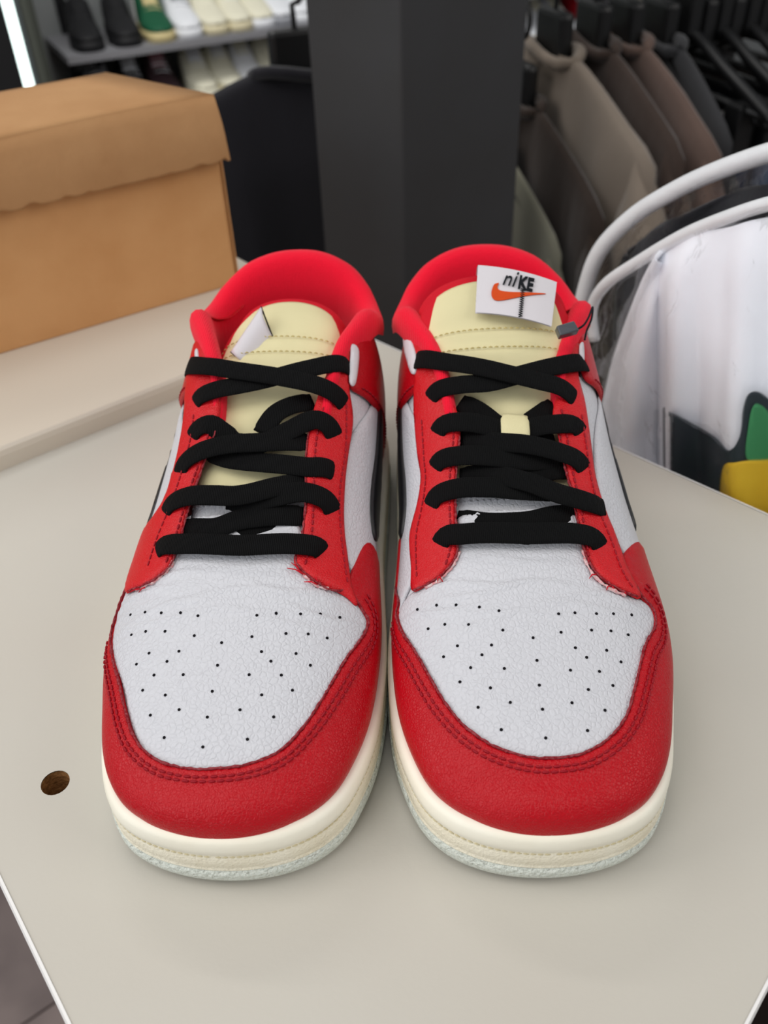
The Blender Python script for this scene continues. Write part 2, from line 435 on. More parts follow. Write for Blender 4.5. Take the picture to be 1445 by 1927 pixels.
def build_collar(S, ear_l=1.0, ear_m=1.0, low=0.0):
    """padded red collar: a sweep along the rim, from one side of the throat round the heel to the other"""
    half = [(.0245, .162, .0855, .55), (.0270, .185, .0965, .6), (.0345, .207, .1020, .75), (.0415, .224, .1040, .9), (.0455, .2345, .1035, 1.0),
            (.0472, .2430, .0985, 1), (.0470, .2530, .0935, 1.05), (.0440, .2640, .0935, 1.1), (.0385, .2745, .0985, 1.15), (.0285, .2835, .1050, 1.2), (.0145, .2885, .1090, 1.2)]
    c = [(a * (ear_m if b > .2 else 1), b, z, k) for a, b, z, k in half] + [(0, .2900, .1100, 1.2)] + [(-a, b, z, k) for a, b, z, k in half[::-1]]
    P = resample(catmull(c, 8), .0022); n = len(P)
    X = P[:, :3]; K = P[:, 3]
    t = np.gradient(X[:, :2], axis=0); t /= np.linalg.norm(t, axis=1)[:, None]
    nr = np.stack([t[:, 1], -t[:, 0]], 1)
    prof = [(3.2, -10), (3.6, -6), (3.3, -2), (2, 1.4), (-.5, 3.2), (-3.5, 3.0), (-6, 1.0), (-7.4, -2.5), (-8.2, -7), (-8.6, -14), (-8.0, -26), (-5, -42), (-5, -62)]
    V = []; Fc = []; M = len(prof)
    for i in range(n):
        k = K[i]
        for o, z in prof:
            zz = z * (k if z > -9 else 1)
            q = X[i, :2] + nr[i] * o * k / 1000; V.append((q[0], q[1], max(.031, X[i, 2] + zz / 1000)))
    for i in range(n - 1):
        for j in range(M - 1):
            Fc.append((i * M + j, (i + 1) * M + j, (i + 1) * M + j + 1, i * M + j + 1))
    Fc.append(tuple(range(M))); Fc.append(tuple((n - 1) * M + j for j in range(M))[::-1])
    o = S.obj('collar_padding', V, Fc, FLEECE); fix_normals(o)
    # recalc picks an arbitrary side on an open sheet; make the top face outward
    return o

def tongue_surface(path, halfw, drop, qn=60, tn=28, puff=(), thick=.0):
    """path: list of (x,y,z) centre points; halfw/drop per point"""
    C = catmull([(*p, hw, dr) for p, hw, dr in zip(path, halfw, drop)], 12); C = resample(C, n=qn)
    G = np.zeros((qn, tn + 1, 3))
    T = np.gradient(C[:, :3], axis=0); T /= np.linalg.norm(T, axis=1)[:, None]
    for i in range(qn):
        nrm = np.cross([1.0, 0, 0], T[i]); nrm /= np.linalg.norm(nrm)
        q = i / (qn - 1); pf = sum(a * math.exp(-((q - c) / wd) ** 2) for c, wd, a in puff)
        for j in range(tn + 1):
            t = -1 + 2 * j / tn
            G[i, j] = C[i, :3] + np.array([1, 0, 0]) * C[i, 3] * math.sin(t * 1.35) / math.sin(1.35) + nrm * (-C[i, 4] * t * t * (0.6 + .4 * t * t) + pf * (1 - t ** 4))
    return G
def grid_faces(n, m, o=0):
    return [(o + i * m + j, o + i * m + j + 1, o + (i + 1) * m + j + 1, o + (i + 1) * m + j) for i in range(n - 1) for j in range(m - 1)]


def build_tongue(S, path, hw, lag, label_front):
    """path rows: (y, z, half width, edge drop)"""
    pts = [(0, a, b) for a, b, _, _ in path]; H = [c for _, _, c, _ in path]; D = [d for *_, d in path]
    top = path[-1][0]
    puff = [(.735, .035, .0016), (.80, .022, .0012), (.93, .10, .0022)]
    G = tongue_surface(pts, H, D, 90, 36, puff)
    n, m = G.shape[:2]; q = np.linspace(0, 1, n)
    tt = np.linspace(-1, 1, m)
    L = lag * np.clip((q - .7) / .3, 0, 1)[:, None] ** 1.5 * (tt ** 2)[None]
    G[..., 1] -= L * .8; G[..., 2] -= L * .6
    cy = G[:, m // 2, 1]; k = int(np.argmin(np.abs(cy - .133)))
    def sheet(name, A, M, th=.0016):
        a, b = A.shape[:2]; V = list(A.reshape(-1, 3)); F = grid_faces(a, b)
        N = np.cross(np.gradient(A, axis=1), np.gradient(A, axis=0)); N /= np.linalg.norm(N, axis=2)[..., None] + 1e-12
        if N[..., 2].mean() < 0: N = -N
        V2 = list((A - N * th).reshape(-1, 3)); o = len(V)
        F += [tuple(x + o for x in reversed(f)) for f in grid_faces(a, b)]
        rim = [j for j in range(b)] + [i * b + b - 1 for i in range(1, a)] + [(a - 1) * b + j for j in range(b - 2, -1, -1)] + [i * b for i in range(a - 2, 0, -1)]
        for i in range(len(rim)):
            p, r_ = rim[i], rim[(i + 1) % len(rim)]; F.append((p, r_, r_ + o, p + o))
        ob = S.obj(name, V + V2, F, M); fix_normals(ob); return ob, N
    t1, N = sheet('tongue_base', G[:k + 2] + np.array([0, 0, .0009]), WHT)
    t2, N = sheet('tongue', G[k:], CREAM)
    # red binding that stands out behind the upper edge
    B = G[int(n * .62):].copy(); a, b, _ = B.shape
    c0 = B[:, b // 2:b // 2 + 1]; sc = np.linspace(1.03, 1.10, a)[:, None, None]
    NB = N[-a:] if len(N) >= a else N
    B = c0 + (B - c0) * sc; d = G[-1, m // 2] - G[-6, m // 2]; d /= np.linalg.norm(d)
    ext = np.array([B[-1] + d * e + np.array([0, 0, -h]) for e, h in ((.0022, 0), (.0042, .0005), (.0055, .0018), (.006, .004), (.006, .012))])
    B = np.concatenate([B - np.array([0, 0, .0012]), ext], 0)
    t3, _ = sheet('tongue_binding', B, REDSATIN, .001)
    def row(y, dz, M, name='stitching', th=1.0):
        i = int(np.argmin(np.abs(cy - y))); P = resample(G[i] + np.array([0, -.0002, dz]), .0003); parts = []; j = 0
        while j + 6 < len(P): parts.append(tube([P[j], P[j + 3] + [0, 0, .0003], P[j + 6]], [.0002, .0004 * th, .0002], 5)); j += 9
        V, F = merge(parts); o = S.obj(name, V, F, M, t2); o['kind'] = 'stuff'
    row(.1315, .0011, THREADW); row(.1290, .0011, THREADW)
    return G, t1, t2, t3, row

# ================================================================ TABLE
def vplane(px, py, nx, ny, c):
    r = R @ np.array([(px - CX) / F_PX, -(py - CY) / F_PX, -1.0]); t = c / (nx * r[0] + ny * r[1])
    return Vector(CAM + r * t)
def slab(name, poly, z1, th, m, parent, hole=None):
    """flat board with an optional drilled hole, edges slightly eased"""
    P = [Vector(p[:2]) for p in poly]; nb = len(P); ed = [(i, (i + 1) % nb) for i in range(nb)]
    H = []
    if hole:
        (hx, hy, hr) = hole; H = [Vector((hx + hr * math.cos(a * math.pi / 12), hy + hr * math.sin(a * math.pi / 12))) for a in range(24)]
        ed += [(nb + i, nb + (i + 1) % 24) for i in range(24)]
    r = delaunay_2d_cdt(P + H, ed, [], 1, 1e-7)
    pts = r[0]; F0 = []
    for f in r[2]:
        c = sum((pts[i] for i in f), Vector((0, 0))) / len(f)
        if hole and (c - Vector((hx, hy))).length < hr * .98: continue
        F0.append(tuple(f))
    k = len(pts); V = [(p.x, p.y, z1) for p in pts] + [(p.x, p.y, z1 - th) for p in pts]
    F = F0 + [tuple(i + k for i in reversed(f)) for f in F0] + [(i, (i + 1) % nb, (i + 1) % nb + k, i + k) for i in range(nb)]
    o = mesh_obj(name, V, F, m, parent, smooth=False); fix_normals(o)
    return o, H
tl0, tl1 = onz(0, 1645, 0), onz(135, 1927, 0); tr0, tr1 = onz(1445, 1840, 0), onz(1400, 1927, 0)
be1, be2 = onz(1130, 830, 0), onz(1445, 970, 0); sf0, sf1 = onz(0, 885, 0), onz(342, 745, 0)
def lint(a, b, c, d):
    x1, y1, x2, y2, x3, y3, x4, y4 = a.x, a.y, b.x, b.y, c.x, c.y, d.x, d.y
    D = (x1 - x2) * (y3 - y4) - (y1 - y2) * (x3 - x4)
    return Vector((((x1 * y2 - y1 * x2) * (x3 - x4) - (x1 - x2) * (x3 * y4 - y3 * x4)) / D, ((x1 * y2 - y1 * x2) * (y3 - y4) - (y1 - y2) * (x3 * y4 - y3 * x4)) / D, 0))
near = lint(tl0, tl1, tr0, tr1); right = lint(tr0, tr1, be1, be2)
left = tl0 + (tl0 - tl1).normalized() * .66; far = lint(left, left + (sf1 - sf0), be1, be2)
table = tag(empty('display_table', (0, .25, -.80)), 'beige laminate display table with a drilled hole, under both red sneakers', 'table')
O_T = Vector((0, .25, -.80))
def loc(p): return (p[0] - O_T.x, p[1] - O_T.y, p[2] - O_T.z)
hole_c = onz(104, 1473, 0)
poly = [(p.x - O_T.x, p.y - O_T.y) for p in (near, right, far, left)]
top, H = slab('table_top', poly, .80, .018, TABLE, table, hole=(hole_c.x, hole_c.y - .25, .0056))
V = [(p.x, p.y, .7996) for p in H] + [(p.x, p.y, .786) for p in H]; n = 24
V2 = [(hole_c.x, hole_c.y - .25, .786)]
F = [(i, (i + 1) % n, (i + 1) % n + n, i + n) for i in range(n)] + [(n + i, n + (i + 1) % n, 2 * n) for i in range(n)]
mesh_obj('drilled_hole', V + V2, F, CHIP, table)
# white edge band, one strip along each side
cor = [near, right, far, left]
for i in range(4):
    a, b = cor[i], cor[(i + 1) % 4]; d = (b - a).normalized(); nrm = Vector((d.y, -d.x, 0))
    a2, b2 = a - O_T, b - O_T; w_ = .0016
    V = [a2 + Vector((0, 0, .0003)), b2 + Vector((0, 0, .0003)), b2 + nrm * w_ * .6 + Vector((0, 0, .0003)), a2 + nrm * w_ * .6 + Vector((0, 0, .0003)), a2 + nrm * w_ + Vector((0, 0, -.001)), b2 + nrm * w_ + Vector((0, 0, -.001)), a2 + nrm * w_ + Vector((0, 0, -.0185)), b2 + nrm * w_ + Vector((0, 0, -.0185)), a2 + Vector((0, 0, -.0185)), b2 + Vector((0, 0, -.0185))]
    o = mesh_obj('edge_band', V, [(0, 1, 2, 3), (3, 2, 5, 4), (4, 5, 7, 6), (6, 7, 9, 8)], TEDGE, table, smooth=False); fix_normals(o)
cc = (near + right + far + left) / 4 - O_T
V, F = merge([box_vf(cc.x - .05, cc.x + .05, cc.y - .05, cc.y + .05, .02, .782), box_vf(cc.x - .22, cc.x + .22, cc.y - .22, cc.y + .22, 0, .02)])
bevel(mesh_obj('pedestal', V, F, TEDGE, table, smooth=False), .003)

# raised board at the back left carrying the box
ZB = .014
b0 = onz(0, 845, ZB); b1 = onz(342, 709, ZB); dB = (b1 - b0).normalized(); e0 = onz(442, 476, ZB); e1 = onz(735, 630, ZB)
p1 = lint(b0, b1, e0, e1); p0 = b0 - dB * .25; p3 = e0 + (e0 - e1).normalized() * .12; p2 = p0 + (p3 - p1)
board = tag(empty('raised_board', (0, .55, .0)), 'off-white raised board behind the left sneaker with the brown box on it', 'board')
V = []
prof = [(0, .0), (0, .009), (.0012, .0122), (.0035, ZB)]
nB = Vector((dB.y, -dB.x, 0))
C_ = (p0 + p1 + p2 + p3) / 4
for (ins, z) in prof:
    for p in (p0, p1, p3, p2):
        d = (C_ - p); d.z = 0; q_ = p + d.normalized() * ins * 1.4; V.append((q_.x, q_.y - .55, z))
F = [(r_ * 4 + i, r_ * 4 + (i + 1) % 4, (r_ + 1) * 4 + (i + 1) % 4, (r_ + 1) * 4 + i) for r_ in range(3) for i in range(4)] + [(12, 13, 14, 15), (3, 2, 1, 0)]
o = mesh_obj('board', V, F, BOARD, board, smooth=False); fix_normals(o)


# ================================================================ CARDBOARD BOX
bx_ = tag(empty('cardboard_box', (0, 0, 0)), 'brown kraft cardboard box with an overhanging lid on the raised board', 'box')
P = onz(443, 535, ZB); Q = onz(0, 667, ZB); df = (Q - P).normalized(); ds = Vector((-.0865, .075, 0)).normalized()
P = P - df * .001; TOPZ = .147
bx_.location = (P.x, P.y, ZB)
def prism(name, quad, z0, z1, m, parent, wall=None):
    V = [(q.x - P.x, q.y - P.y, z0 - ZB) for q in quad] + [(q.x - P.x, q.y - P.y, z1 - ZB) for q in quad]
    F = [(3, 2, 1, 0), (4, 5, 6, 7)] + [(i, (i + 1) % 4, (i + 1) % 4 + 4, i + 4) for i in range(4)]
    o = mesh_obj(name, V, F, m, parent, smooth=False); fix_normals(o); return o
Lb, Wb = .36, .118
bod = prism('box_body', [P, P + df * Lb, P + df * Lb + ds * Wb, P + ds * Wb], ZB, TOPZ - .004, KRAFT, bx_); bevel(bod, .0012)
# doubled card layers at the visible corner
fn = Vector((df.y, -df.x, 0)); fn = fn if fn.y < 0 else -fn
for k, (a, b) in enumerate(((.0010, .0022), (.0034, .0046))):
    A_ = P - df * b + Vector((fn.x, fn.y, 0)) * -.004; B_ = P - df * a + Vector((fn.x, fn.y, 0)) * -.004
    prism('card_layer', [B_, A_, A_ + ds * (Wb - .01), B_ + ds * (Wb - .01)], ZB, TOPZ - .03, KRAFT, bx_)
# lid: top sheet with a drooping skirt, ragged fluted lower edge
q0, q1 = onz(400, 178, TOPZ), onz(200, 137, TOPZ); q2 = onz(0, 260, TOPZ)
dft = (q2 - q0).normalized(); dst = (q1 - q0)
A0 = q0; A1 = q0 + dft * (Lb + .01); A2 = A1 + dst; A3 = q0 + dst
n = 120; V = []
lowR, lowL = vplane(430, 301, fn.x, fn.y, fn.dot(P) + .009), vplane(0, 402, fn.x, fn.y, fn.dot(P) + .009)
dl = (lowL - lowR)
def lidrow(i, t):
    u = i / n; topp = A0.lerp(A1, u) + Vector((0, 0, .0012 * math.sin(u * 9)))
    lo = lowR + dl * (u * (A1 - A0).length / dl.length)
    lo = lo + Vector((0, 0, .0022 * max(0, math.sin(i * 1.05 + .9 * math.sin(i * .37))) * (.6 + .5 * math.sin(i * .13 + 2))))
    p = topp.lerp(lo, t); bl = math.sin(t * math.pi) * .0035
    return p + fn * (bl + .0016 * (1 if t > 0.02 else 0))
for t in (0, .02, .06, .2, .4, .6, .8, .96, 1): V += [lidrow(i, t) for i in range(n + 1)]
R0 = len(V) // (n + 1); F = [(r_ * (n + 1) + i, r_ * (n + 1) + i + 1, (r_ + 1) * (n + 1) + i + 1, (r_ + 1) * (n + 1) + i) for r_ in range(R0 - 1) for i in range(n)]
b0_ = len(V); V += [lidrow(i, 1) - fn * .0022 for i in range(n + 1)]
F += [((R0 - 1) * (n + 1) + i, (R0 - 1) * (n + 1) + i + 1, b0_ + i + 1, b0_ + i) for i in range(n)]
o0 = b0_ + n + 1; V += [lidrow(i, .1) - fn * .0022 for i in range(n + 1)]; F += [(b0_ + i, b0_ + i + 1, o0 + i + 1, o0 + i) for i in range(n)]
V = [(v.x - P.x, v.y - P.y, v.z - ZB) for v in V]
sk = mesh_obj('lid_flap', V, F, KRAFTL, bx_)
# lid top and the right hand flap
V = []
for i in range(13):
    for j in range(9):
        u, v = i / 12, j / 8; p = A0.lerp(A1, u).lerp(A3.lerp(A2, u), v) + Vector((0, 0, .0025 * math.sin(math.pi * v) * math.sin(math.pi * min(1, u * 2.5)) + .0004)); V.append((p.x - P.x, p.y - P.y, p.z - ZB))
o = mesh_obj('lid_top', V, grid_faces(13, 9), KRAFTL, bx_); so = o.modifiers.new('solid', 'SOLIDIFY'); so.thickness = .003; so.offset = -1
r0 = lidrow(0, 1); V = [A0, A3, A3 + Vector((0, 0, -.04)) + dst.normalized() * .002, r0, A0.lerp(r0, .5) + fn * .002]
V = [(v.x - P.x, v.y - P.y, v.z - ZB) for v in V]
o = mesh_obj('lid_side_flap', V, [(0, 1, 2, 3, 4)], KRAFTL, bx_, smooth=False); so = o.modifiers.new('solid', 'SOLIDIFY'); so.thickness = .002; so.offset = 0

# ================================================================ ROOM
FLZ = -.80
def wood_mat():
    m = mat('grey_brown_floor', (128, 110, 100), .5, .35, var=(3, .8, (104, 90, 84)))
    return m
V, F = box_vf(-4, 5, -2.5, 5.5, FLZ - .05, FLZ - .006)
fl = tag(mesh_obj('floor', V, F, mat('floor_joint', (112, 98, 90), .8, .2), smooth=False), kind='structure')
fm = [mat('floor_plank_%s' % c, rgb, .5, .35, [('noise', 60, .2, (1, 8, 1))], var=(9, .8, r2)) for c, rgb, r2 in (('warm', (142, 124, 114), (110, 94, 88)), ('cool', (126, 112, 108), (98, 86, 84)), ('pale', (154, 138, 124), (124, 106, 96)))]
pm = []
for k in range(3):
    V, F = box_vf(-.068, .068, -.6, .6, FLZ - .006, FLZ); me = bpy.data.meshes.new('plank'); me.from_pydata(V, [], F); me.materials.append(fm[k]); me.update(); pm.append(me)
ang = .62; ca, sa = math.cos(ang), math.sin(ang); cnt = 0
for i in range(-14, 15):
    for j in range(-2, 5):
        x, y = i * .1385, j * 1.203 + (i % 3) * .4 - .8
        wx, wy = x * ca - y * sa, x * sa + y * ca
        if not (-2.0 < wx < 1.2 and -1.2 < wy < 3.4): continue
        if cnt > 150: continue
        o = bpy.data.objects.new('floor_plank', pm[(i * 5 + j * 3) % 3]); COL.objects.link(o); o.parent = fl; o.location = (wx, wy, 0); o.rotation_euler = (0, 0, ang); cnt += 1

# pillar
pc0 = ony(752, 0, .82); pc = Vector((pc0.x, .82, 0))
pl = ony(573, 0, .90); pr = ony(995, 0, .905)
a = Vector((pl.x, .90, 0)); b = Vector((pr.x, .905, 0)); c = a + b - pc
V = [(q.x, q.y, z) for z in (FLZ, 1.9) for q in (pc, b, c, a)]
F = [(3, 2, 1, 0), (4, 5, 6, 7)] + [(i, (i + 1) % 4, (i + 1) % 4 + 4, i + 4) for i in range(4)]
pil = mesh_obj('pillar', V, F, mat('grey_painted_steel', (56, 55, 55), .42, .3, [('noise', 200, .05)], var=(6, .4, (66, 68, 72))), smooth=False); fix_normals(pil); bevel(pil, .003, 3)
tag(pil, kind='structure')
wx_ = ony(722, 190, .845); V, F = tube([(wx_.x - .001, wx_.y, wx_.z + .008), wx_, (wx_.x + .002, wx_.y - .001, wx_.z - .008)], [.001, .004, .0015], 8)

# back wall with the shelves: front edge of the upper shelf runs through two photo points
s0 = ony(141, 106, 2.55); s1 = onz(570, 46, s0.z); dw = (s1 - s0); dw.z = 0; dw.normalize(); nw = Vector((-dw.y, dw.x, 0))
if nw.y < 0: nw = -nw
def wpt(u, v, z): p = s0 + dw * u + nw * v; return Vector((p.x, p.y, z))
SD = .31
WALL = mat('grey_wall', (152, 155, 155), .7, .2, var=(3, .3, (118, 122, 122)))
V = [wpt(-.55, SD, FLZ), wpt(4.5, SD, FLZ), wpt(4.5, SD + .08, FLZ), wpt(-.55, SD + .08, FLZ), wpt(-.55, SD, 1.9), wpt(4.5, SD, 1.9), wpt(4.5, SD + .08, 1.9), wpt(-.55, SD + .08, 1.9)]
o = mesh_obj('wall_back', V, [(3, 2, 1, 0), (4, 5, 6, 7), (0, 1, 5, 4), (1, 2, 6, 5), (2, 3, 7, 6), (3, 0, 4, 7)], WALL, smooth=False); fix_normals(o); tag(o, kind='structure')
SHZ = s0.z; 
lz = vplane(408, 186, nw.x, nw.y, nw.dot(s0)).z
shelf_m = mat('grey_shelf', (134, 134, 138), .45, .4); BRK = mat('black_bracket', (24, 24, 26), .5, .4)
def wall_shelf(z, u0, u1, label):
    root = tag(empty('wall_shelf', wpt(u0, SD, z)), label, 'shelf')
    def q(u, v, zz): p = wpt(u, v, zz) - root.location; return (p.x, p.y, p.z)
    V = [q(u0, 0, z - .018), q(u1, 0, z - .018), q(u1, SD, z - .018), q(u0, SD, z - .018), q(u0, 0, z), q(u1, 0, z), q(u1, SD, z), q(u0, SD, z)]
    o = mesh_obj('shelf_board', V, [(3, 2, 1, 0), (4, 5, 6, 7), (0, 1, 5, 4), (1, 2, 6, 5), (2, 3, 7, 6), (3, 0, 4, 7)], shelf_m, root, smooth=False); fix_normals(o)
    u = u0 + .05
    while u < u1:
        V = [q(u, SD, z - .019), q(u, .02, z - .019), q(u, .02, z - .03), q(u, SD, z - .11), q(u + .02, SD, z - .019), q(u + .02, .02, z - .019), q(u + .02, .02, z - .03), q(u + .02, SD, z - .11)]
        o = mesh_obj('bracket', V, [(0, 1, 2, 3), (7, 6, 5, 4), (0, 4, 5, 1), (1, 5, 6, 2), (2, 6, 7, 3), (3, 7, 4, 0)], BRK, root, smooth=False); fix_normals(o); u += .62
    return root
wall_shelf(SHZ, -.02, 2.6, 'grey upper wall shelf holding the green and cream and white sneakers')
wall_shelf(lz, -.0, 2.6, 'grey lower wall shelf partly hidden by the brown box')
# uprights of the shelf system
for k, (u, zz0) in enumerate(((.03, FLZ), (.62, FLZ), (1.24, FLZ))):
    V = [wpt(u, SD - .012, FLZ), wpt(u + .028, SD - .012, FLZ), wpt(u + .028, SD - .001, FLZ), wpt(u, SD - .001, FLZ)]; V += [v + Vector((0, 0, 2.4)) for v in V]
    o = mesh_obj('trim_%d' % (k + 1), V, [(3, 2, 1, 0), (4, 5, 6, 7), (0, 1, 5, 4), (1, 2, 6, 5), (2, 3, 7, 6), (3, 0, 4, 7)], BRK, smooth=False); fix_normals(o); tag(o, kind='structure')

# ---- small sneakers for the shelves, one master each, shared meshes
def small_shoe_meshes():
    nS, nV = 26, 20; gs = np.linspace(.02, .98, nS); gv = np.linspace(-1.05, 1.05, nV + 1)
    SS, VV = np.meshgrid(gs, gv, indexing='ij'); P = surf(SS, VV, 0.0); F = []
    for i in range(nS - 1):
        for j in range(nV):
            if P[i, j, 1] > .125 and abs(gv[j] + gv[j + 1]) / 2 < (.28 if P[i, j, 1] < .2 else .55): continue
            F.append((i * (nV + 1) + j, i * (nV + 1) + j + 1, (i + 1) * (nV + 1) + j + 1, (i + 1) * (nV + 1) + j))
    up = (P.reshape(-1, 3), F)
    a = np.linspace(0, 1, 22); loop = np.vstack([np.stack([OM(a), y_of(a)], 1), np.stack([-OL(a), y_of(a)], 1)[::-1][1:-1]]); n = len(loop)
    V = [(x, y, z) for z in (0.0, .024) for x, y in loop]; F = [(i, (i + 1) % n, (i + 1) % n + n, i + n) for i in range(n)] + [tuple(range(n))[::-1], tuple(range(n, 2 * n))]
    so = (V, F)
    G = tongue_surface([(0, .11, .062), (0, .15, .080), (0, .20, .105), (0, .225, .122)], [.028] * 4, [.006] * 4, 10, 8)
    to = (G.reshape(-1, 3), grid_faces(10, 9))
    lp = []
    for k in range(5):
        y = .118 + .018 * k; z = .0235 + float(ZTf(s_of(y))) + .003; lp.append(tube([(-.03, y, z - .004), (-.012, y, z + .001), (.012, y, z + .001), (.03, y, z - .004)], .0032, 5))
    la = merge(lp)
    return up, so, to, la
SMALL = small_shoe_meshes()
def small_shoe(p, rz, cols, label, group=None, tagcard=False, sc=1.0):
    up, so, to, la = SMALL; root = tag(empty('sneaker', p, rz), label, 'shoe', group); root.scale = (.78, .95, .95)
    for nm, (V, F), c in (('upper', up, cols[0]), ('sole', so, cols[1]), ('tongue', to, cols[2]), ('laces', la, cols[3])):
        key = 'small_%s_%s' % (nm, c)
        me = bpy.data.meshes.get(key)
        if me is None:
            me = bpy.data.meshes.new(key); me.from_pydata([tuple(map(float, v)) for v in V], [], F); me.materials.append(mat('shelf_shoe_%d_%d_%d' % c, c, .6, .3)); me.polygons.foreach_set('use_smooth', [True] * len(me.polygons)); me.update()
        o = bpy.data.objects.new(nm, me); COL.objects.link(o); o.parent = root
    if tagcard:
        V, F = box_vf(.05, .052, .10, .14, .03, .11); o = mesh_obj('hang_tag', V, F, mat('white_card', (225, 225, 222), .7, .2), root, smooth=False); o['label'] = 'white hang tag'
    return root
CRM, WH, BK, GR, TAN, GY, GUM = (226, 222, 200), (228, 230, 234), (24, 24, 26), (20, 84, 56), (206, 190, 140), (150, 152, 158), (214, 204, 170)
heading = math.atan2(nw.y, nw.x) - math.pi / 2
def put(px, py, z, cols, label, rz=.0, **k):
    p = onz(px, py, z); t = ((p - s0).dot(dw)); q_ = wpt(t, .012, z)
    return small_shoe((q_.x, q_.y, z), heading + rz, cols, label, **k)
U = SHZ + .0005; LW = lz + .0005
put(165, 92, U, (BK, BK, BK, BK), 'all-black sneaker at the left end of the upper shelf', -.12)
put(238, 84, U, (BK, BK, BK, BK), 'black sneaker with a white hang tag on the upper shelf', -.12, tagcard=True)
put(296, 72, U, (GR, TAN, TAN, TAN), 'dark green and tan sneaker on the upper shelf', -.12)
put(350, 66, U, (WH, WH, GY, GY), 'white sneaker with grey laces beside the green one on the upper shelf', -.12)
put(398, 58, U, (CRM, GUM, CRM, CRM), 'cream sneaker, second to the right of the green one, upper shelf', -.12)
put(442, 52, U, (CRM, GUM, WH, WH), 'cream sneaker with white laces on the upper shelf', -.12)
put(486, 47, U, (CRM, WH, CRM, GUM), 'cream sneaker with a white sole on the upper shelf', -.12)
put(526, 42, U, (WH, GY, WH, WH), 'white sneaker with grey sole on the upper shelf near the grey pillar', -.12)
put(562, 37, U, (WH, WH, WH, GY), 'rightmost upper-shelf sneaker left of the grey pillar, white', -.12)
for k, (x, lb) in enumerate(((1012, 'pale sneaker just right of the grey pillar, top of the photo'), (1045, 'pale sneaker, second right of the grey pillar, top of the photo'), (1082, 'pale sneaker, third right of the grey pillar, top of the photo'), (1118, 'pale sneaker, fourth right of the grey pillar, top of the photo'))):
    put(x, 100 - .145 * (x - 1000), LW, (WH, GUM, CRM, CRM), lb, -.12, group='pale sneakers right of the pillar')
for k, x in enumerate((1262, 1310, 1358, 1405)):
    put(x, 100 - .145 * (x - 1000), LW, ((232, 226, 214), (200, 180, 140), CRM, WH) if k % 2 else (WH, CRM, WH, GUM), 'pale sneaker glimpsed between the black hangers, ' + ('first', 'second', 'third', 'fourth')[k] + ' from the left', -.12, group='pale sneakers seen through the hangers')
put(1170, 74, LW, ((196, 30, 44), WH, WH, WH), 'red and white sneaker above the rack of brown garments', -.12)
put(195, 206, LW, (GY, WH, BK, WH), 'grey and white sneaker peeking over the box on the lower shelf', -.12)
put(262, 200, LW, (BK, WH, WH, WH), 'black and white sneaker on the lower shelf behind the box', -.12)
put(318, 192, LW, ((66, 48, 52), WH, (180, 120, 130), WH), 'maroon-grey sneaker with white toe on the lower shelf', -.12)
for k, (x, y, c4) in enumerate(((392, 184, (CRM, CRM, WH, WH)), (440, 178, (CRM, GUM, WH, CRM)), (486, 171, (WH, GUM, CRM, WH)), (530, 163, (CRM, WH, CRM, CRM)), (566, 158, (CRM, GUM, WH, WH)))):
    put(x, y, LW, c4, ('cream sneaker on the lower shelf, ' + ('first', 'second', 'third', 'fourth', 'fifth')[k] + ' from the box corner rightwards'), -.12, group='cream sneakers on the lower shelf')

# ---- left end: dark opening, upright, glowing tube
lt0 = ony(12, 0, 2.3); ltx = Vector((lt0.x, 2.3, 0))
tb_ = tag(empty('light_tube', (ltx.x, 2.3, -.9)), 'glowing white vertical light tube at the far left edge', 'lamp')
V, F = tube([(0, 0, .1 + .02), (0, 0, 2.3)], .011, 10); mesh_obj('tube', V, F, mat('glowing_tube', (235, 255, 250), .4, .5, emit=3.2), tb_)
V, F = merge([tube([(0, 0, .09), (0, 0, .13)], .016, 10), tube([(0, 0, 2.29), (0, 0, 2.33)], .016, 10)]); mesh_obj('end_cap', V, F, BRK, tb_)
V, F = box_vf(-.02, .02, .014, .024, .09, 2.33); mesh_obj('mounting_rail', V, F, BRK, tb_, smooth=False)
p_ = ony(85, 100, 2.42); V, F = box_vf(p_.x - .045, p_.x - .012, 2.42, 2.46, FLZ, 1.9)
tag(mesh_obj('trim_4', V, F, mat('olive_grey_post', (84, 88, 80), .6, .3), smooth=False), kind='structure')
V, F = box_vf(-2.6, p_.x - .05, 2.50, 2.54, FLZ, 1.9); tag(mesh_obj('wall_left', V, F, mat('near_black_wall', (20, 20, 22), .6, .3), smooth=False), kind='structure')

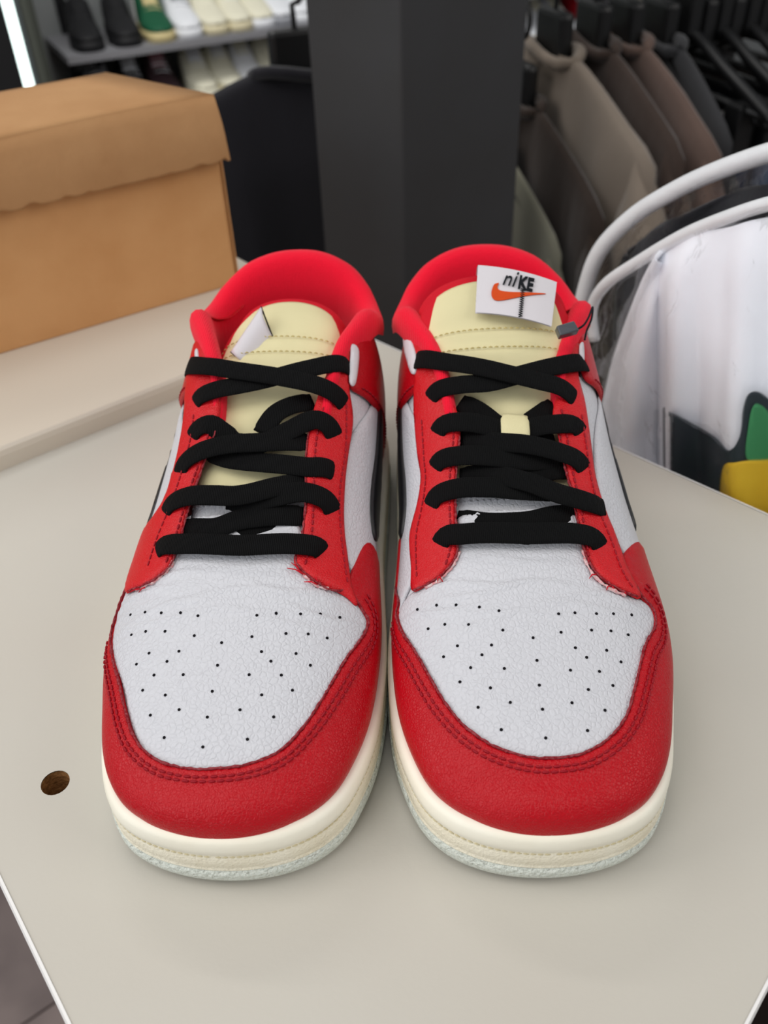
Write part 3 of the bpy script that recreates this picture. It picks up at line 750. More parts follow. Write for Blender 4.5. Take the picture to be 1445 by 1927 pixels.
# ================================================================ GARMENTS
def cloth_mat(name, rgb, sheen=.2): return mat('cloth_' + name, rgb, .9, .15, [('noise', 600, .3), ('noise', 25, 3.0, (1, 1, .25))], sheen=sheen)
def garment(name, px, py, y, rz, m, label, width=.46, length=.72, sleeve=.24, drop=.06, cat='garment', group=None, seed=0, hanger=True, thick=.035, ry=.045, dz=0):
    """a top on a hanger; local x across the shoulders, z down from the neck; hangs at the photo point of its neck"""
    r_ = random.Random(seed); p = ony(px, py, y) + Vector((0, 0, dz)); root = tag(empty(name, p, rz), label, cat, group)
    nx, nz = 44, 40; ph = [r_.uniform(0, 6.28) for _ in range(6)]
    def half(t):  # half width at depth t (metres below the neck)
        sh = width / 2
        if t < drop: return .055 + (sh - .055) * (t / drop) ** .85
        return sh * (1 + .04 * math.sin(min(1, (t - drop) / .3) * 3.1)) - .0 * t
    def side(sg):
        V = []
        for j in range(nz + 1):
            t = length * (j / nz) ** 1.25; h = half(t)
            for i in range(nx + 1):
                u = -1 + 2 * i / nx; x = u * h
                f = min(1, t / .25); fold = min(.010, thick * .4) * f * (math.sin(x * 38 + ph[0] + t * 2) + .6 * math.sin(x * 71 + ph[1] - t * 3) + .5 * math.sin(x * 19 + ph[2]))
                e = max(0, 1 - abs(u) ** 4) ** .5
                V.append((x, sg * (thick * e * (.35 + .65 * min(1, t / .1))) + fold * (.4 + .6 * e), -t))
        return V, grid_faces(nz + 1, nx + 1)
    a, b = side(-1), side(1)
    V, F = merge([a, (b[0], [tuple(reversed(f)) for f in b[1]])])
    mesh_obj('body', V, F, m, root)
    for sg in (-1, 1):
        V = []; n1, n2 = 16, 14
        for j in range(n1 + 1):
            t = j / n1; cx = sg * (width / 2 - .02 + .045 * t ** .5); cz = -drop - .005 - sleeve * t; rx = .045 + .012 * math.sin(t * 2 + ph[3]); ry_ = ry * (1 + .35 * t)
            for i in range(n2):
                an = 2 * math.pi * i / n2; w_ = 1 + .13 * math.sin(3 * an + ph[4] + t * 5)
                k = min(1, .35 + t * 5)
                V.append((cx + rx * k * w_ * math.cos(an), ry_ * k * w_ * math.sin(an), cz + (.02 * (1 - t) * math.cos(an) * -sg)))
        F = [(j * n2 + i, j * n2 + (i + 1) % n2, (j + 1) * n2 + (i + 1) % n2, (j + 1) * n2 + i) for j in range(n1) for i in range(n2)]
        F.append(tuple(range(n2))); F.append(tuple(n1 * n2 + i for i in range(n2)))
        o = mesh_obj('sleeve', V, F, m, root); fix_normals(o)
    V, F = tube([(.055 * math.cos(k * math.pi / 8), thick * .8 * math.sin(k * math.pi / 8), -.002 + .006 * math.sin(k * math.pi / 4)) for k in range(16)], .007, 6, closed=True)
    mesh_obj('collar', V, F, m, root)
    if hanger: hang(p - Vector((0, 0, dz)), rz, label, width)
    return root
HNG = mat('black_hanger', (14, 14, 15), .45, .4)
hc = [0]
def hang(p, rz, what, width, clips=False, flat=False):
    root = tag(empty('clothes_hanger', p, rz), '%s' % what, 'hanger', 'black hangers on the rack')
    root['label'] = 'black hanger carrying the ' + ' '.join(what.split()[:9])
    hk = [(0, 0, .0), (0, 0, .05)] + [(.016 * math.cos(a) - .0, 0, .085 + .02 * math.sin(a)) for a in np.linspace(-1.6, 3.4, 12)]
    V, F = tube(hk, .0032, 6); mesh_obj('hook', V, F, HNG, root)
    w_ = width / 2 * (.95 if clips else .80)
    bar = [(-w_, 0, -.068), (-w_ * .5, 0, -.032), (0, 0, .0), (w_ * .5, 0, -.032), (w_, 0, -.068)]
    V, F = tube(catmull(bar, 5), .0065, 8); mesh_obj('shoulder_bar', V, F, HNG, root)
    V, F = tube([(-w_, 0, -.062), (w_, 0, -.066)], .005, 6); mesh_obj('lower_bar', V, F, HNG, root)
    V, F = box_vf(-.032, .032, -.009, .009, -.012, .042); bevel(mesh_obj('neck_block', V, F, HNG, root, smooth=False), .006, 2)
    if clips:
        for sg in (-1, 1):
            V, F = box_vf(sg * w_ * .7 - .014, sg * w_ * .7 + .014, -.012, .012, -.12, -.06); bevel(mesh_obj('clip', V, F, HNG, root, smooth=False), .003)
    return root
# black top left of the pillar
garment('hanging_jacket', 560, 128, 1.12, .35, cloth_mat('black', (26, 25, 30)), 'black garment hanging between the brown box and the pillar', width=.40, length=.9, sleeve=.55, drop=.055, seed=1)
# the rack on the right: everything hangs from one rail, seen almost along the hangers
RA = .27; N0 = ony(1040, 92, 1.15); RD = Vector((math.cos(RA), math.sin(RA), 0)); RZ = RA - math.pi / 2 + .04
def rail(t, dz=0.0): return N0 + RD * t + Vector((0, 0, dz))
_ony = ony
def at_rail(fn, t, *a, dz=0.0, **k):
    global ony
    ony = lambda *_: rail(t, dz)
    try: return fn(*a, **k)
    finally: ony = _ony
G_ = [('hanging_sweater', -.040, (52, 42, 36), 'dark brown garment partly behind the pillar, left of the taupe one', .44, 3, .020, -.050),
      ('hanging_sweater', .0, (128, 116, 104), 'taupe garment with pale shoulder beside the grey pillar', .46, 2, .026, 0),
      ('hanging_sweater', .050, (62, 50, 44), 'deep brown garment just right of the taupe one', .45, 4, .020, .004),
      ('hanging_sweater', .092, (96, 78, 70), 'mid brown garment, rightmost of the brown ones', .46, 5, .022, .004),
      ('hanging_sweater', .138, (60, 60, 62), 'charcoal garment between the brown ones and the jeans', .36, 6, .014, 0)]
for nm, t, c, lb, wd, sd, ry, dz in G_:
    at_rail(garment, t, nm, 0, 0, 0, RZ + .03 * math.sin(sd), cloth_mat('%d_%d_%d' % c, c), lb, width=wd, length=.80, sleeve=.62, drop=.07, seed=sd, ry=ry, thick=ry * .9, dz=dz)
at_rail(garment, -.075, 'hanging_shirt', 0, 0, 0, RZ, cloth_mat('olive_grey', (126, 124, 108)), 'pale olive garment sliver right beside the pillar edge', width=.40, length=.7, sleeve=.5, drop=.06, seed=9, ry=.012, thick=.012, dz=-.10)
def trousers(m, label, seed, length=.62, width=.28):
    r_ = random.Random(seed); p = ony(0, 0, 0); root = tag(empty('hanging_jeans', p, RZ), label, 'trousers'); ph = r_.uniform(0, 6)
    for sg in (-1, 1):
        V = []; n1, n2 = 18, 16
        for j in range(n1 + 1):
            t = j / n1; cx = sg * width * (.25 + .02 * t)
            for i in range(n2):
                an = 2 * math.pi * i / n2; w_ = 1 + .12 * math.sin(3 * an + ph + 4 * t); V.append((cx + width * .25 * math.cos(an) * w_, .014 * math.sin(an) * w_ + .003 * math.sin(cx * 30 + t * 5 + ph), -.12 - length * t))
        F = [(j * n2 + i, j * n2 + (i + 1) % n2, (j + 1) * n2 + (i + 1) % n2, (j + 1) * n2 + i) for j in range(n1) for i in range(n2)] + [tuple(range(n2)), tuple(n1 * n2 + i for i in range(n2))]
        o = mesh_obj('leg', V, F, m, root); fix_normals(o)
    V, F = box_vf(-width / 2, width / 2, -.015, .015, -.155, -.115); bevel(mesh_obj('waistband', V, F, m, root, smooth=False), .01, 3)
    hang(p, RZ, label, width + .08, clips=True)
    return root
for t, nm, c, lb, sd in ((.190, 'indigo', (38, 46, 68), 'dark indigo jeans clipped to a hanger', 11), (.228, 'denim', (84, 96, 118), 'faded grey-blue jeans clipped to a hanger', 12),
                         (.268, 'dark_grey', (66, 66, 68), 'dark grey trousers right of the blue jeans', 13), (.312, 'light_grey', (176, 174, 172), 'light grey trousers at the right edge above the bagged shirt', 14)):
    at_rail(trousers, t, cloth_mat(nm, c), lb, sd)
for k, (t, lb) in enumerate(((.168, 'charcoal garment and the indigo jeans'), (.209, 'indigo and the faded blue jeans'), (.248, 'faded blue jeans and the dark grey trousers'), (.290, 'dark grey and the light grey trousers'), (.345, 'light grey trousers and the frame edge'))):
    h_ = at_rail(lambda: hang(ony(0, 0, 0), RZ + .05, 'x', .40, clips=True), t, dz=.012); h_['label'] = 'empty black hanger between the ' + lb; h_['group'] = 'empty black hangers on the rack'
rr0, rr1 = rail(-.16, .098), rail(1.0, .098)
rk = tag(empty('clothes_rack', (rr0.x, rr0.y, FLZ)), 'black metal clothes rack behind the pillar carrying garments', 'rack')
dd_ = rr1 - rr0; hz = rr0.z - FLZ
V, F = tube([(0, 0, hz), (dd_.x, dd_.y, hz)], .010, 10); mesh_obj('rail', V, F, HNG, rk)
for q_ in ((0, 0), (dd_.x, dd_.y)):
    V, F = tube([(q_[0], q_[1], 0), (q_[0], q_[1], hz)], .010, 10); mesh_obj('upright', V, F, HNG, rk)

# ================================================================ BAGGED T-SHIRT
nn = Vector((be2.y - be1.y, -(be2.x - be1.x), 0)).normalized()
if nn.y < 0: nn = -nn
c0 = nn.dot(be1)
def on(px, py, off): return vplane(px, py, nn.x, nn.y, c0 + off)
def sheet_from(rows, m, name, parent, fold=None, th=.002):
    """rows of pixel+offset points -> lofted cloth"""
    nr = len(rows); W = []
    for r_ in rows: W.append(catmull([tuple(on(*p)) for p in r_], 10))
    W = [resample(w_, n=40) for w_ in W]; W = np.array(W)
    W2 = np.array([catmull(W[:, k], 8) for k in range(40)]).transpose(1, 0, 2)
    if fold is not None:
        a, b = W2.shape[:2]
        for i in range(a):
            for k in range(b): W2[i, k] += np.array(nn) * fold(i / (a - 1), k / (b - 1))
    a, b = W2.shape[:2]
    o = mesh_obj(name, W2.reshape(-1, 3), grid_faces(a, b), m, parent); so = o.modifiers.new('solid', 'SOLIDIFY'); so.thickness = th
    return o, W2
TEE = mat('white_cotton', (244, 246, 252), .85, .2, [('noise', 300, .15), ('noise', 12, 3.0)])
tee = tag(empty('t_shirt', (0, 0, 0)), 'white t-shirt with green, yellow and black print inside the clear bag', 'shirt')
def fold_t(i, k): return .007 * math.sin(k * 21 + 1.5 * i) * min(1, i * 2) + .004 * math.sin(k * 43 + 2) * i
body, WB = sheet_from([[(1262, 462, .05), (1300, 446, .045), (1380, 425, .04), (1500, 400, .04), (1640, 390, .04)],
                   [(1222, 520, .048), (1300, 515, .036), (1400, 505, .034), (1520, 500, .034), (1680, 500, .04)],
                   [(1226, 640, .048), (1310, 640, .030), (1420, 640, .030), (1540, 640, .030), (1700, 640, .04)],
                   [(1228, 800, .048), (1320, 800, .026), (1430, 800, .026), (1560, 800, .028), (1720, 800, .04)],
                   [(1228, 1000, .048), (1330, 1000, .024), (1440, 1000, .024), (1580, 1000, .028), (1740, 1000, .04)],
                   [(1225, 1400, .048), (1340, 1400, .024), (1450, 1400, .024), (1600, 1400, .028), (1760, 1400, .04)]], TEE, 'body', tee, fold_t)
sheet_from([[(1262, 462, .052), (1245, 480, .044), (1238, 520, .05)], [(1215, 520, .06), (1224, 540, .040), (1240, 560, .052)], [(1172, 620, .065), (1205, 620, .036), (1238, 640, .055)],
            [(1142, 720, .07), (1185, 720, .034), (1236, 740, .055)], [(1118, 860, .07), (1175, 860, .034), (1232, 900, .055)], [(1105, 1100, .07), (1165, 1100, .034), (1226, 1150, .055)]], TEE, 'sleeve', tee,
           lambda i, k: .004 * math.sin(k * 12 + 2 * i))
# print: lies on the shirt front, projected on the folded cloth
bvh_t = BVHTree.FromPolygons([Vector(p) for p in WB.reshape(-1, 3)], grid_faces(*WB.shape[:2]))
def tee_print(name, px, m, off, parent):
    P = catmull(np.array(px, float), 5, True); nb = len(P)
    x0, y0 = P.min(0); x1, y1 = P.max(0); g = [(x, y) for x in np.arange(x0, x1, 8) for y in np.arange(y0, y1, 8)]
    g = np.array(g); g = g[Shoe.inside(g, P)]; g = g[Shoe.dist(g, P) > 3]
    r = delaunay_2d_cdt([Vector(p) for p in np.vstack([P, g])], [(i, (i + 1) % nb) for i in range(nb)], [], 1, 1e-5); V = []
    for p in r[0]:
        ray = (on(p.x, p.y, .03) - Vector(CAM)).normalized(); h, nr, _, _ = bvh_t.ray_cast(Vector(CAM), ray)
        if h is None: h = bvh_t.find_nearest(on(p.x, p.y, .03))[0]
        V.append(h - ray * off)
    o = mesh_obj(name, V, [tuple(f) for f in r[2]], m, parent); so = o.modifiers.new('solid', 'SOLIDIFY'); so.thickness = .0005; return o
tee_print('print', [(1229, 768), (1262, 776), (1300, 795), (1345, 822), (1372, 848), (1392, 820), (1398, 770), (1408, 742), (1428, 738), (1455, 760), (1480, 800), (1500, 900), (1500, 1040), (1400, 1040), (1330, 960), (1270, 905), (1240, 880), (1230, 840)], mat('black_print', (44, 50, 56), .7, .3, var=(60, .7, (34, 48, 50))), 0.0085, tee)['label'] = 'black printed patch'
tee_print('print', [(1408, 800), (1415, 768), (1426, 760), (1445, 775), (1470, 820), (1475, 870), (1440, 866), (1404, 862)], mat('green_print', (60, 134, 84), .7, .3), 0.0095, tee)['label'] = 'green printed patch'
tee_print('print', [(1362, 880), (1385, 870), (1425, 866), (1480, 872), (1500, 940), (1490, 1010), (1420, 1000), (1362, 950)], mat('yellow_print', (228, 190, 50), .7, .3, var=(30, .5, (214, 168, 36))), 0.0100, tee)['label'] = 'yellow printed patch'
# clear garment bags with white piped edges
PLA = mat('clear_plastic', (246, 248, 252), .08, .5, [('noise', 22, 9.0), ('noise', 70, 1.2)], trans=1.0)
PLA.node_tree.nodes['Principled BSDF'].inputs['IOR'].default_value = 1.12
PLA.node_tree.nodes['Principled BSDF'].inputs['Alpha'].default_value = .17
PIPE = mat('white_piping', (226, 228, 230), .35, .5, [('noise', 60, 1.0)])
def bag(edge, rows, label, r0, inner=None):
    root = tag(empty('garment_bag', (0, 0, 0)), label, 'bag')
    W = resample(catmull([tuple(on(*p)) for p in edge], 12), .004)
    V, F = tube(W, r0, 10); mesh_obj('piping', V, F, PIPE, root)
    o, _ = sheet_from(rows, PLA, 'plastic_sheet', root, lambda i, k: .003 * math.sin(k * 31 + 5 * i) + .002 * math.sin(i * 40 + k * 9), th=.0003)
    return root
bag([(1118, 640, .05), (1114, 580, .05), (1140, 535, .05), (1200, 493, .05), (1285, 443, .045), (1370, 408, .04), (1445, 384, .038), (1540, 365, .035), (1700, 350, .035)],
    [[(1130, 560, .045), (1200, 497, .03), (1290, 446, .025), (1445, 388, .02), (1700, 355, .02)], [(1105, 700, .04), (1200, 640, .014), (1300, 600, .012), (1450, 580, .012), (1700, 560, .012)],
     [(1095, 860, .04), (1200, 850, .010), (1300, 850, .008), (1450, 850, .008), (1700, 850, .010)], [(1090, 1300, .04), (1200, 1300, .010), (1300, 1300, .008), (1450, 1300, .008), (1700, 1300, .010)]],
    'clear plastic garment bag with white edge over the printed white t-shirt', .0036)
bag([(1085, 720, .085), (1088, 620, .085), (1102, 540, .085), (1130, 470, .085), (1190, 408, .085), (1262, 362, .082), (1340, 325, .08), (1445, 288, .078), (1560, 262, .075), (1720, 240, .07)],
    [[(1100, 560, .085), (1195, 410, .083), (1300, 346, .08), (1445, 292, .078), (1720, 245, .07)], [(1095, 640, .080), (1200, 480, .075), (1300, 410, .070), (1445, 360, .07), (1720, 320, .065)],
     [(1092, 800, .08), (1200, 700, .07), (1300, 700, .07), (1450, 700, .07), (1700, 700, .07)], [(1090, 1300, .08), (1200, 1300, .07), (1300, 1300, .07), (1450, 1300, .07), (1700, 1300, .07)]],
    'second clear garment bag with thick white rim, behind the printed one', .0052)
# dark garment inside the rear bag
dk = tag(empty('bagged_garment', (0, 0, 0)), 'charcoal garment inside the rear clear bag', 'garment')
sheet_from([[(1180, 470, .10), (1290, 400, .095), (1445, 345, .09), (1720, 310, .085)], [(1150, 620, .10), (1290, 560, .09), (1445, 560, .085), (1720, 560, .085)], [(1140, 1300, .10), (1290, 1300, .09), (1445, 1300, .085), (1720, 1300, .085)]],
           cloth_mat('charcoal', (44, 44, 48)), 'body', dk, lambda i, k: .005 * math.sin(k * 17 + i * 3))
# thin dark slab lying on the floor, low at the right
q = onz(1440, 1900, FLZ + .004); V, F = box_vf(q.x - .17, q.x + .55, q.y - .5, q.y + .4, FLZ + .0005, FLZ + .006)
tag(mesh_obj('dark_floor_slab', V, F, mat('dark_slab', (30, 22, 20), .9, .1), smooth=False), 'thin dark slab on the floor below the near right table edge', 'mat')


# ---- outlines read off the photograph (pixels) or given on the shoe itself ('u', y, v)
SPEC = {}
SPEC['A'] = dict(
    perf=[(160 + .4014 * a, 1050 + .4014 * b) for a, b in [(213,266),(285,257),(357,257),(450,260),(529,271),(806,271),(896,260),(1010,263),(1103,263),(1195,278),
        (218,361),(285,345),(375,344),(512,364),(640,397),(782,369),(942,354),(1046,356),(1135,375),(300,446),(440,437),(827,439),(989,448),(241,498),(384,485),(621,503),(871,484),(1056,503),
        (323,549),(460,547),(769,547),(920,549),(270,620),(376,643),(596,625),(828,642),(972,620),(306,737),(441,711),(573,746),(726,712),(884,745),(371,842),(552,886),(761,850)]],
    eye_r_st=[[(574,1062),(586,1010),(590,930),(592,860),(600,800),(622,730)], [(652,760),(650,850),(640,920),(640,980),(646,1040),(654,1095)]],
    eye_l_st=[[(312,1058),(326,1020),(340,975),(362,905),(385,840),(402,780)], [(364,780),(357,830),(336,905),(314,965),(292,1020),(276,1070)]],
    eye_r_raw=[[(655,1108),(630,1112),(600,1098),(572,1076),(556,1054),(568,1008),(575,940),(575,860),(583,800)], [(572,1082),(585,1094),(600,1102),(618,1108)]],
    eye_l_raw=[[(240,1112),(262,1104),(290,1090),(318,1066),(333,1034),(347,985),(372,905),(392,850),(410,800)], [(255,1110),(285,1097),(308,1080),(326,1056)]],
    fray=[(600,1098,586,1084),(598,1100,572,1096),(570,1080,540,1070),(566,1078,548,1060),(262,1108,240,1118),(272,1105,262,1116)],

    vamp=[(212, 1190), (222, 1150), (240, 1115), (285, 1090), (330, 1045), (345, 985), (440, 968), (540, 965), (575, 1020), (600, 1090), (640, 1110), (690, 1150), (697, 1172),
          (680, 1215), (640, 1285), (590, 1360), (530, 1420), (470, 1446), (400, 1456), (330, 1450), (280, 1425), (250, 1370), (232, 1290), (214, 1230)],
    # upper edge of the mudguard from the left kink over the vamp to the right kink
    toe_edge=[(262, 1021), (247, 1070), (238, 1112), (222, 1145), (208, 1190), (213, 1230), (226, 1285), (241, 1350), (262, 1400), (300, 1432), (350, 1446), (400, 1447), (460, 1440),
              (520, 1418), (565, 1375), (612, 1305), (650, 1240), (684, 1192), (690, 1168), (672, 1137), (655, 1105), (668, 1060), (697, 1022)],
    eye_l=[(352, 655), (352, 720), (345, 800), (330, 875), (302, 955), (275, 1010), (250, 1060), (237, 1114), (262, 1106), (290, 1092), (318, 1068), (333, 1035), (347, 985), (372, 905), (392, 850), (412, 790), (415, 735), (405, 680), (385, 640)],
    eye_r=[(660, 655), (655, 720), (663, 790), (655, 850), (648, 910), (646, 980), (652, 1040), (660, 1100), (672, 1140), (650, 1122), (615, 1105), (585, 1092), (560, 1070), (553, 1050), (568, 1010), (574, 940), (574, 860), (583, 800), (600, 740), (622, 690), (640, 655)],
    seam_l=None,
    laces=[
        [(396, 850, 0), (436, 864, 1.0), (500, 871, 2.5), (570, 878, 3.0), (606, 879, 4.0), (622, 884, 3.2), (630, 892, 1.2)],
        [(434, 828, 0), (480, 838, 1.5), (540, 812, 3.0), (588, 790, 4.5), (614, 797, 4.6), (627, 815, 3.0), (631, 830, 1.2)],
        [(346, 994, 0), (400, 994, 1.2), (451, 978, 1.6), (510, 970, 1.8), (572, 972, .6)],
        [(380, 1000, -1), (450, 1000, 0), (520, 985, 0), (560, 990, -.5)],
        [(492, 816, 0), (515, 782, 1.0), (545, 764, .5), (588, 756, -2)],
        [(360, 832, 1.2), (368, 810, 3.6), (392, 798, 4.0), (416, 812, 1.5), (440, 830, -1)],
        [(340, 900, 1.2), (344, 874, 3.6), (375, 850, 4.8), (430, 836, 4.4), (500, 832, 4.0), (578, 832, 1.5)],
        [(430, 942, .5), (470, 944, 1.5), (520, 934, 3.0), (568, 926, 4.0), (606, 936, 4.8), (622, 952, 3.6), (628, 972, 1.2)],
        [(310, 976, 1.2), (319, 950, 3.6), (352, 934, 4.8), (400, 932, 4.6), (450, 932, 4.4), (520, 916, 3.6), (576, 908, 1.0)],
        [(330, 1042, -1), (380, 1036, -1), (450, 1030, 0), (530, 1034, -1), (560, 1042, -1)],
        [(294, 1046, 1.2), (306, 1027, 3.8), (354, 1023, 5.0), (451, 1026, 4.8), (548, 1023, 4.8), (596, 1029, 4.2), (608, 1046, 1.2)],
        [(366, 768, 1.0), (374, 748, 3.6), (400, 735, 4.8), (450, 725, 4.6), (510, 712, 4.2), (587, 692, 4.6), (640, 684, 4.6), (658, 694, 1.6)],
        [(355, 695, 1.8), (368, 688, 4.4), (400, 690, 6.0), (451, 698, 6.2), (529, 710, 6.4), (600, 726, 6.0), (634, 744, 4.8), (650, 768, 1.2)],
    ],
    side_patches=[[(662, 648), (675, 661), (669, 721), (658, 717), (660, 667)], [(367, 662), (371, 656), (373, 674), (369, 684)]])
SPEC['B'] = dict(
    perf=[(700 + .4014 * a, 1050 + .4014 * b) for a, b in [(212,241),(302,221),(394,220),(503,230),(595,249),(874,263),(951,257),(1052,261),(1131,262),(1215,268),(263,332),(341,311),(453,313),(613,338),
        (755,374),(886,348),(1029,338),(1120,342),(1201,360),(400,412),(560,408),(953,421),(1100,433),(335,463),(515,454),(773,480),(1006,466),(1167,487),(462,514),(620,518),(930,526),(1066,532),
        (412,581),(555,609),(784,596),(1014,617),(1129,598),(497,700),(648,677),(799,709),(937,679),(1092,714),(606,805),(814,844),(1010,809)]],
    eye_l_st=[[(838,1062),(848,1025),(846,960),(846,900),(853,820),(848,785),(828,730)], [(793,790),(797,860),(800,905),(792,960),(782,1015),(784,1090)]],
    eye_r_st=[[(1108,1058),(1104,1020),(1092,950),(1076,880),(1066,815),(1056,770)], [(1095,780),(1105,850),(1115,910),(1130,965),(1150,1015),(1172,1075),(1195,1112)]],
    eye_l_raw=[[(778,1110),(800,1101),(828,1083),(850,1060),(861,1034),(858,980),(858,900),(865,820)], [(800,1106),(826,1092),(846,1072),(862,1048),(865,1038)]],
    eye_r_raw=[[(1200,1122),(1178,1115),(1150,1100),(1122,1078),(1101,1040),(1091,1000),(1076,930),(1061,870),(1051,815)], [(1178,1121),(1148,1108),(1122,1088),(1103,1060),(1096,1036)]],
    fray=[(826,1084,834,1096),(828,1084,824,1098),(1122,1080,1108,1090),(1150,1102,1140,1112),(1152,1103,1158,1114),(1176,1114,1178,1122),(1050,815,1062,862)],

    vamp=[(752, 1160), (765, 1128), (800, 1100), (850, 1060), (864, 1000), (868, 972), (970, 960), (1085, 970), (1098, 1040), (1125, 1095), (1180, 1120), (1222, 1140), (1236, 1170),
          (1222, 1215), (1208, 1270), (1190, 1335), (1155, 1385), (1110, 1415), (1030, 1436), (960, 1424), (890, 1390), (840, 1330), (800, 1260), (765, 1200)],
    toe_edge=[(750, 1008), (746, 1060), (745, 1105), (752, 1130), (748, 1155), (756, 1185), (782, 1225), (810, 1275), (840, 1325), (880, 1372), (930, 1405), (990, 1424), (1040, 1427),
              (1100, 1417), (1150, 1385), (1180, 1340), (1196, 1280), (1212, 1215), (1230, 1180), (1228, 1150), (1205, 1122), (1180, 1080), (1175, 1040), (1201, 1026)],
    eye_l=[(780, 640), (782, 700), (780, 770), (786, 850), (793, 900), (786, 950), (772, 1010), (775, 1070), (776, 1112), (800, 1103), (828, 1085), (850, 1062), (862, 1035), (858, 980), (858, 900), (866, 820), (862, 780), (842, 740), (832, 700), (820, 650)],
    eye_r=[(1090, 650), (1086, 700), (1100, 760), (1110, 830), (1120, 900), (1138, 960), (1158, 1010), (1180, 1070), (1205, 1125), (1180, 1117), (1150, 1102), (1122, 1080), (1100, 1040), (1090, 1000), (1075, 930), (1060, 870), (1050, 815), (1040, 780), (1052, 720), (1055, 660)],
    laces=[
        [(866, 758, -1), (898, 772, 0), (929, 795, .5), (949, 806, .5)],
        [(1042, 764, -1), (1014, 783, 0), (991, 799, .5)],
        [(820, 826, 1.2), (833, 800, 3.8), (875, 794, 4.4), (914, 801, 3.0), (950, 812, 1.2)],
        [(1096, 824, 1.2), (1082, 800, 3.8), (1045, 798, 4.4), (1010, 803, 2.6), (985, 812, 1.2)],
        [(862, 822, -1.5), (900, 822, 0), (960, 834, 0), (1040, 820, -.5)],
        [(860, 978, -.6), (920, 984, .3), (990, 982, .6), (1040, 972, .6), (1086, 968, -.4)],
        [(862, 999, -.6), (920, 1001, .1), (990, 1000, .3), (1060, 997, .1), (1098, 992, -.6)],
        [(866, 898, -.5), (930, 893, 0), (990, 895, .5), (1045, 884, 0), (1066, 886, -1.5)],
        [(816, 890, 1.2), (828, 866, 3.8), (872, 857, 4.6), (933, 860, 3.6), (1000, 868, 1.5), (1050, 862, 0)],
        [(872, 834, .5), (930, 832, 3.2), (990, 836, 4.4), (1050, 850, 5.0), (1088, 866, 4.2), (1102, 892, 1.2)],
        [(808, 964, 1.2), (820, 934, 3.8), (860, 919, 4.8), (914, 917, 3.6), (980, 922, 2.0), (1045, 926, 1)],
        [(866, 898, -.5), (925, 893, 2.2), (990, 906, 4.0), (1049, 928, 5.0), (1105, 944, 4.8), (1136, 956, 2.4)],
        [(865, 1034, -1), (920, 1025, -.5), (990, 1022, 0), (1060, 1028, -.5), (1104, 1042, -1)],
        [(824, 1036, 1.2), (838, 1009, 3.8), (880, 1004, 5.0), (991, 1004, 4.8), (1085, 1004, 4.8), (1120, 1014, 4.0), (1132, 1039, 1.2)],
        [(806, 762, 1.0), (822, 735, 3.8), (867, 724, 4.8), (921, 720, 4.4), (983, 704, 4.4), (1049, 688, 4.8), (1090, 682, 4.6), (1100, 684, 1.8)],
        [(780, 680, 1.8), (795, 676, 4.4), (830, 680, 5.6), (875, 686, 6.0), (952, 702, 6.4), (1010, 716, 6.2), (1058, 730, 5.2), (1086, 758, 1.2)],
    ], side_patches=[[(759, 644), (768, 626), (780, 659), (782, 698), (774, 702), (765, 675)], [(1091, 650), (1097, 645), (1099, 672), (1097, 690), (1092, 682)]])

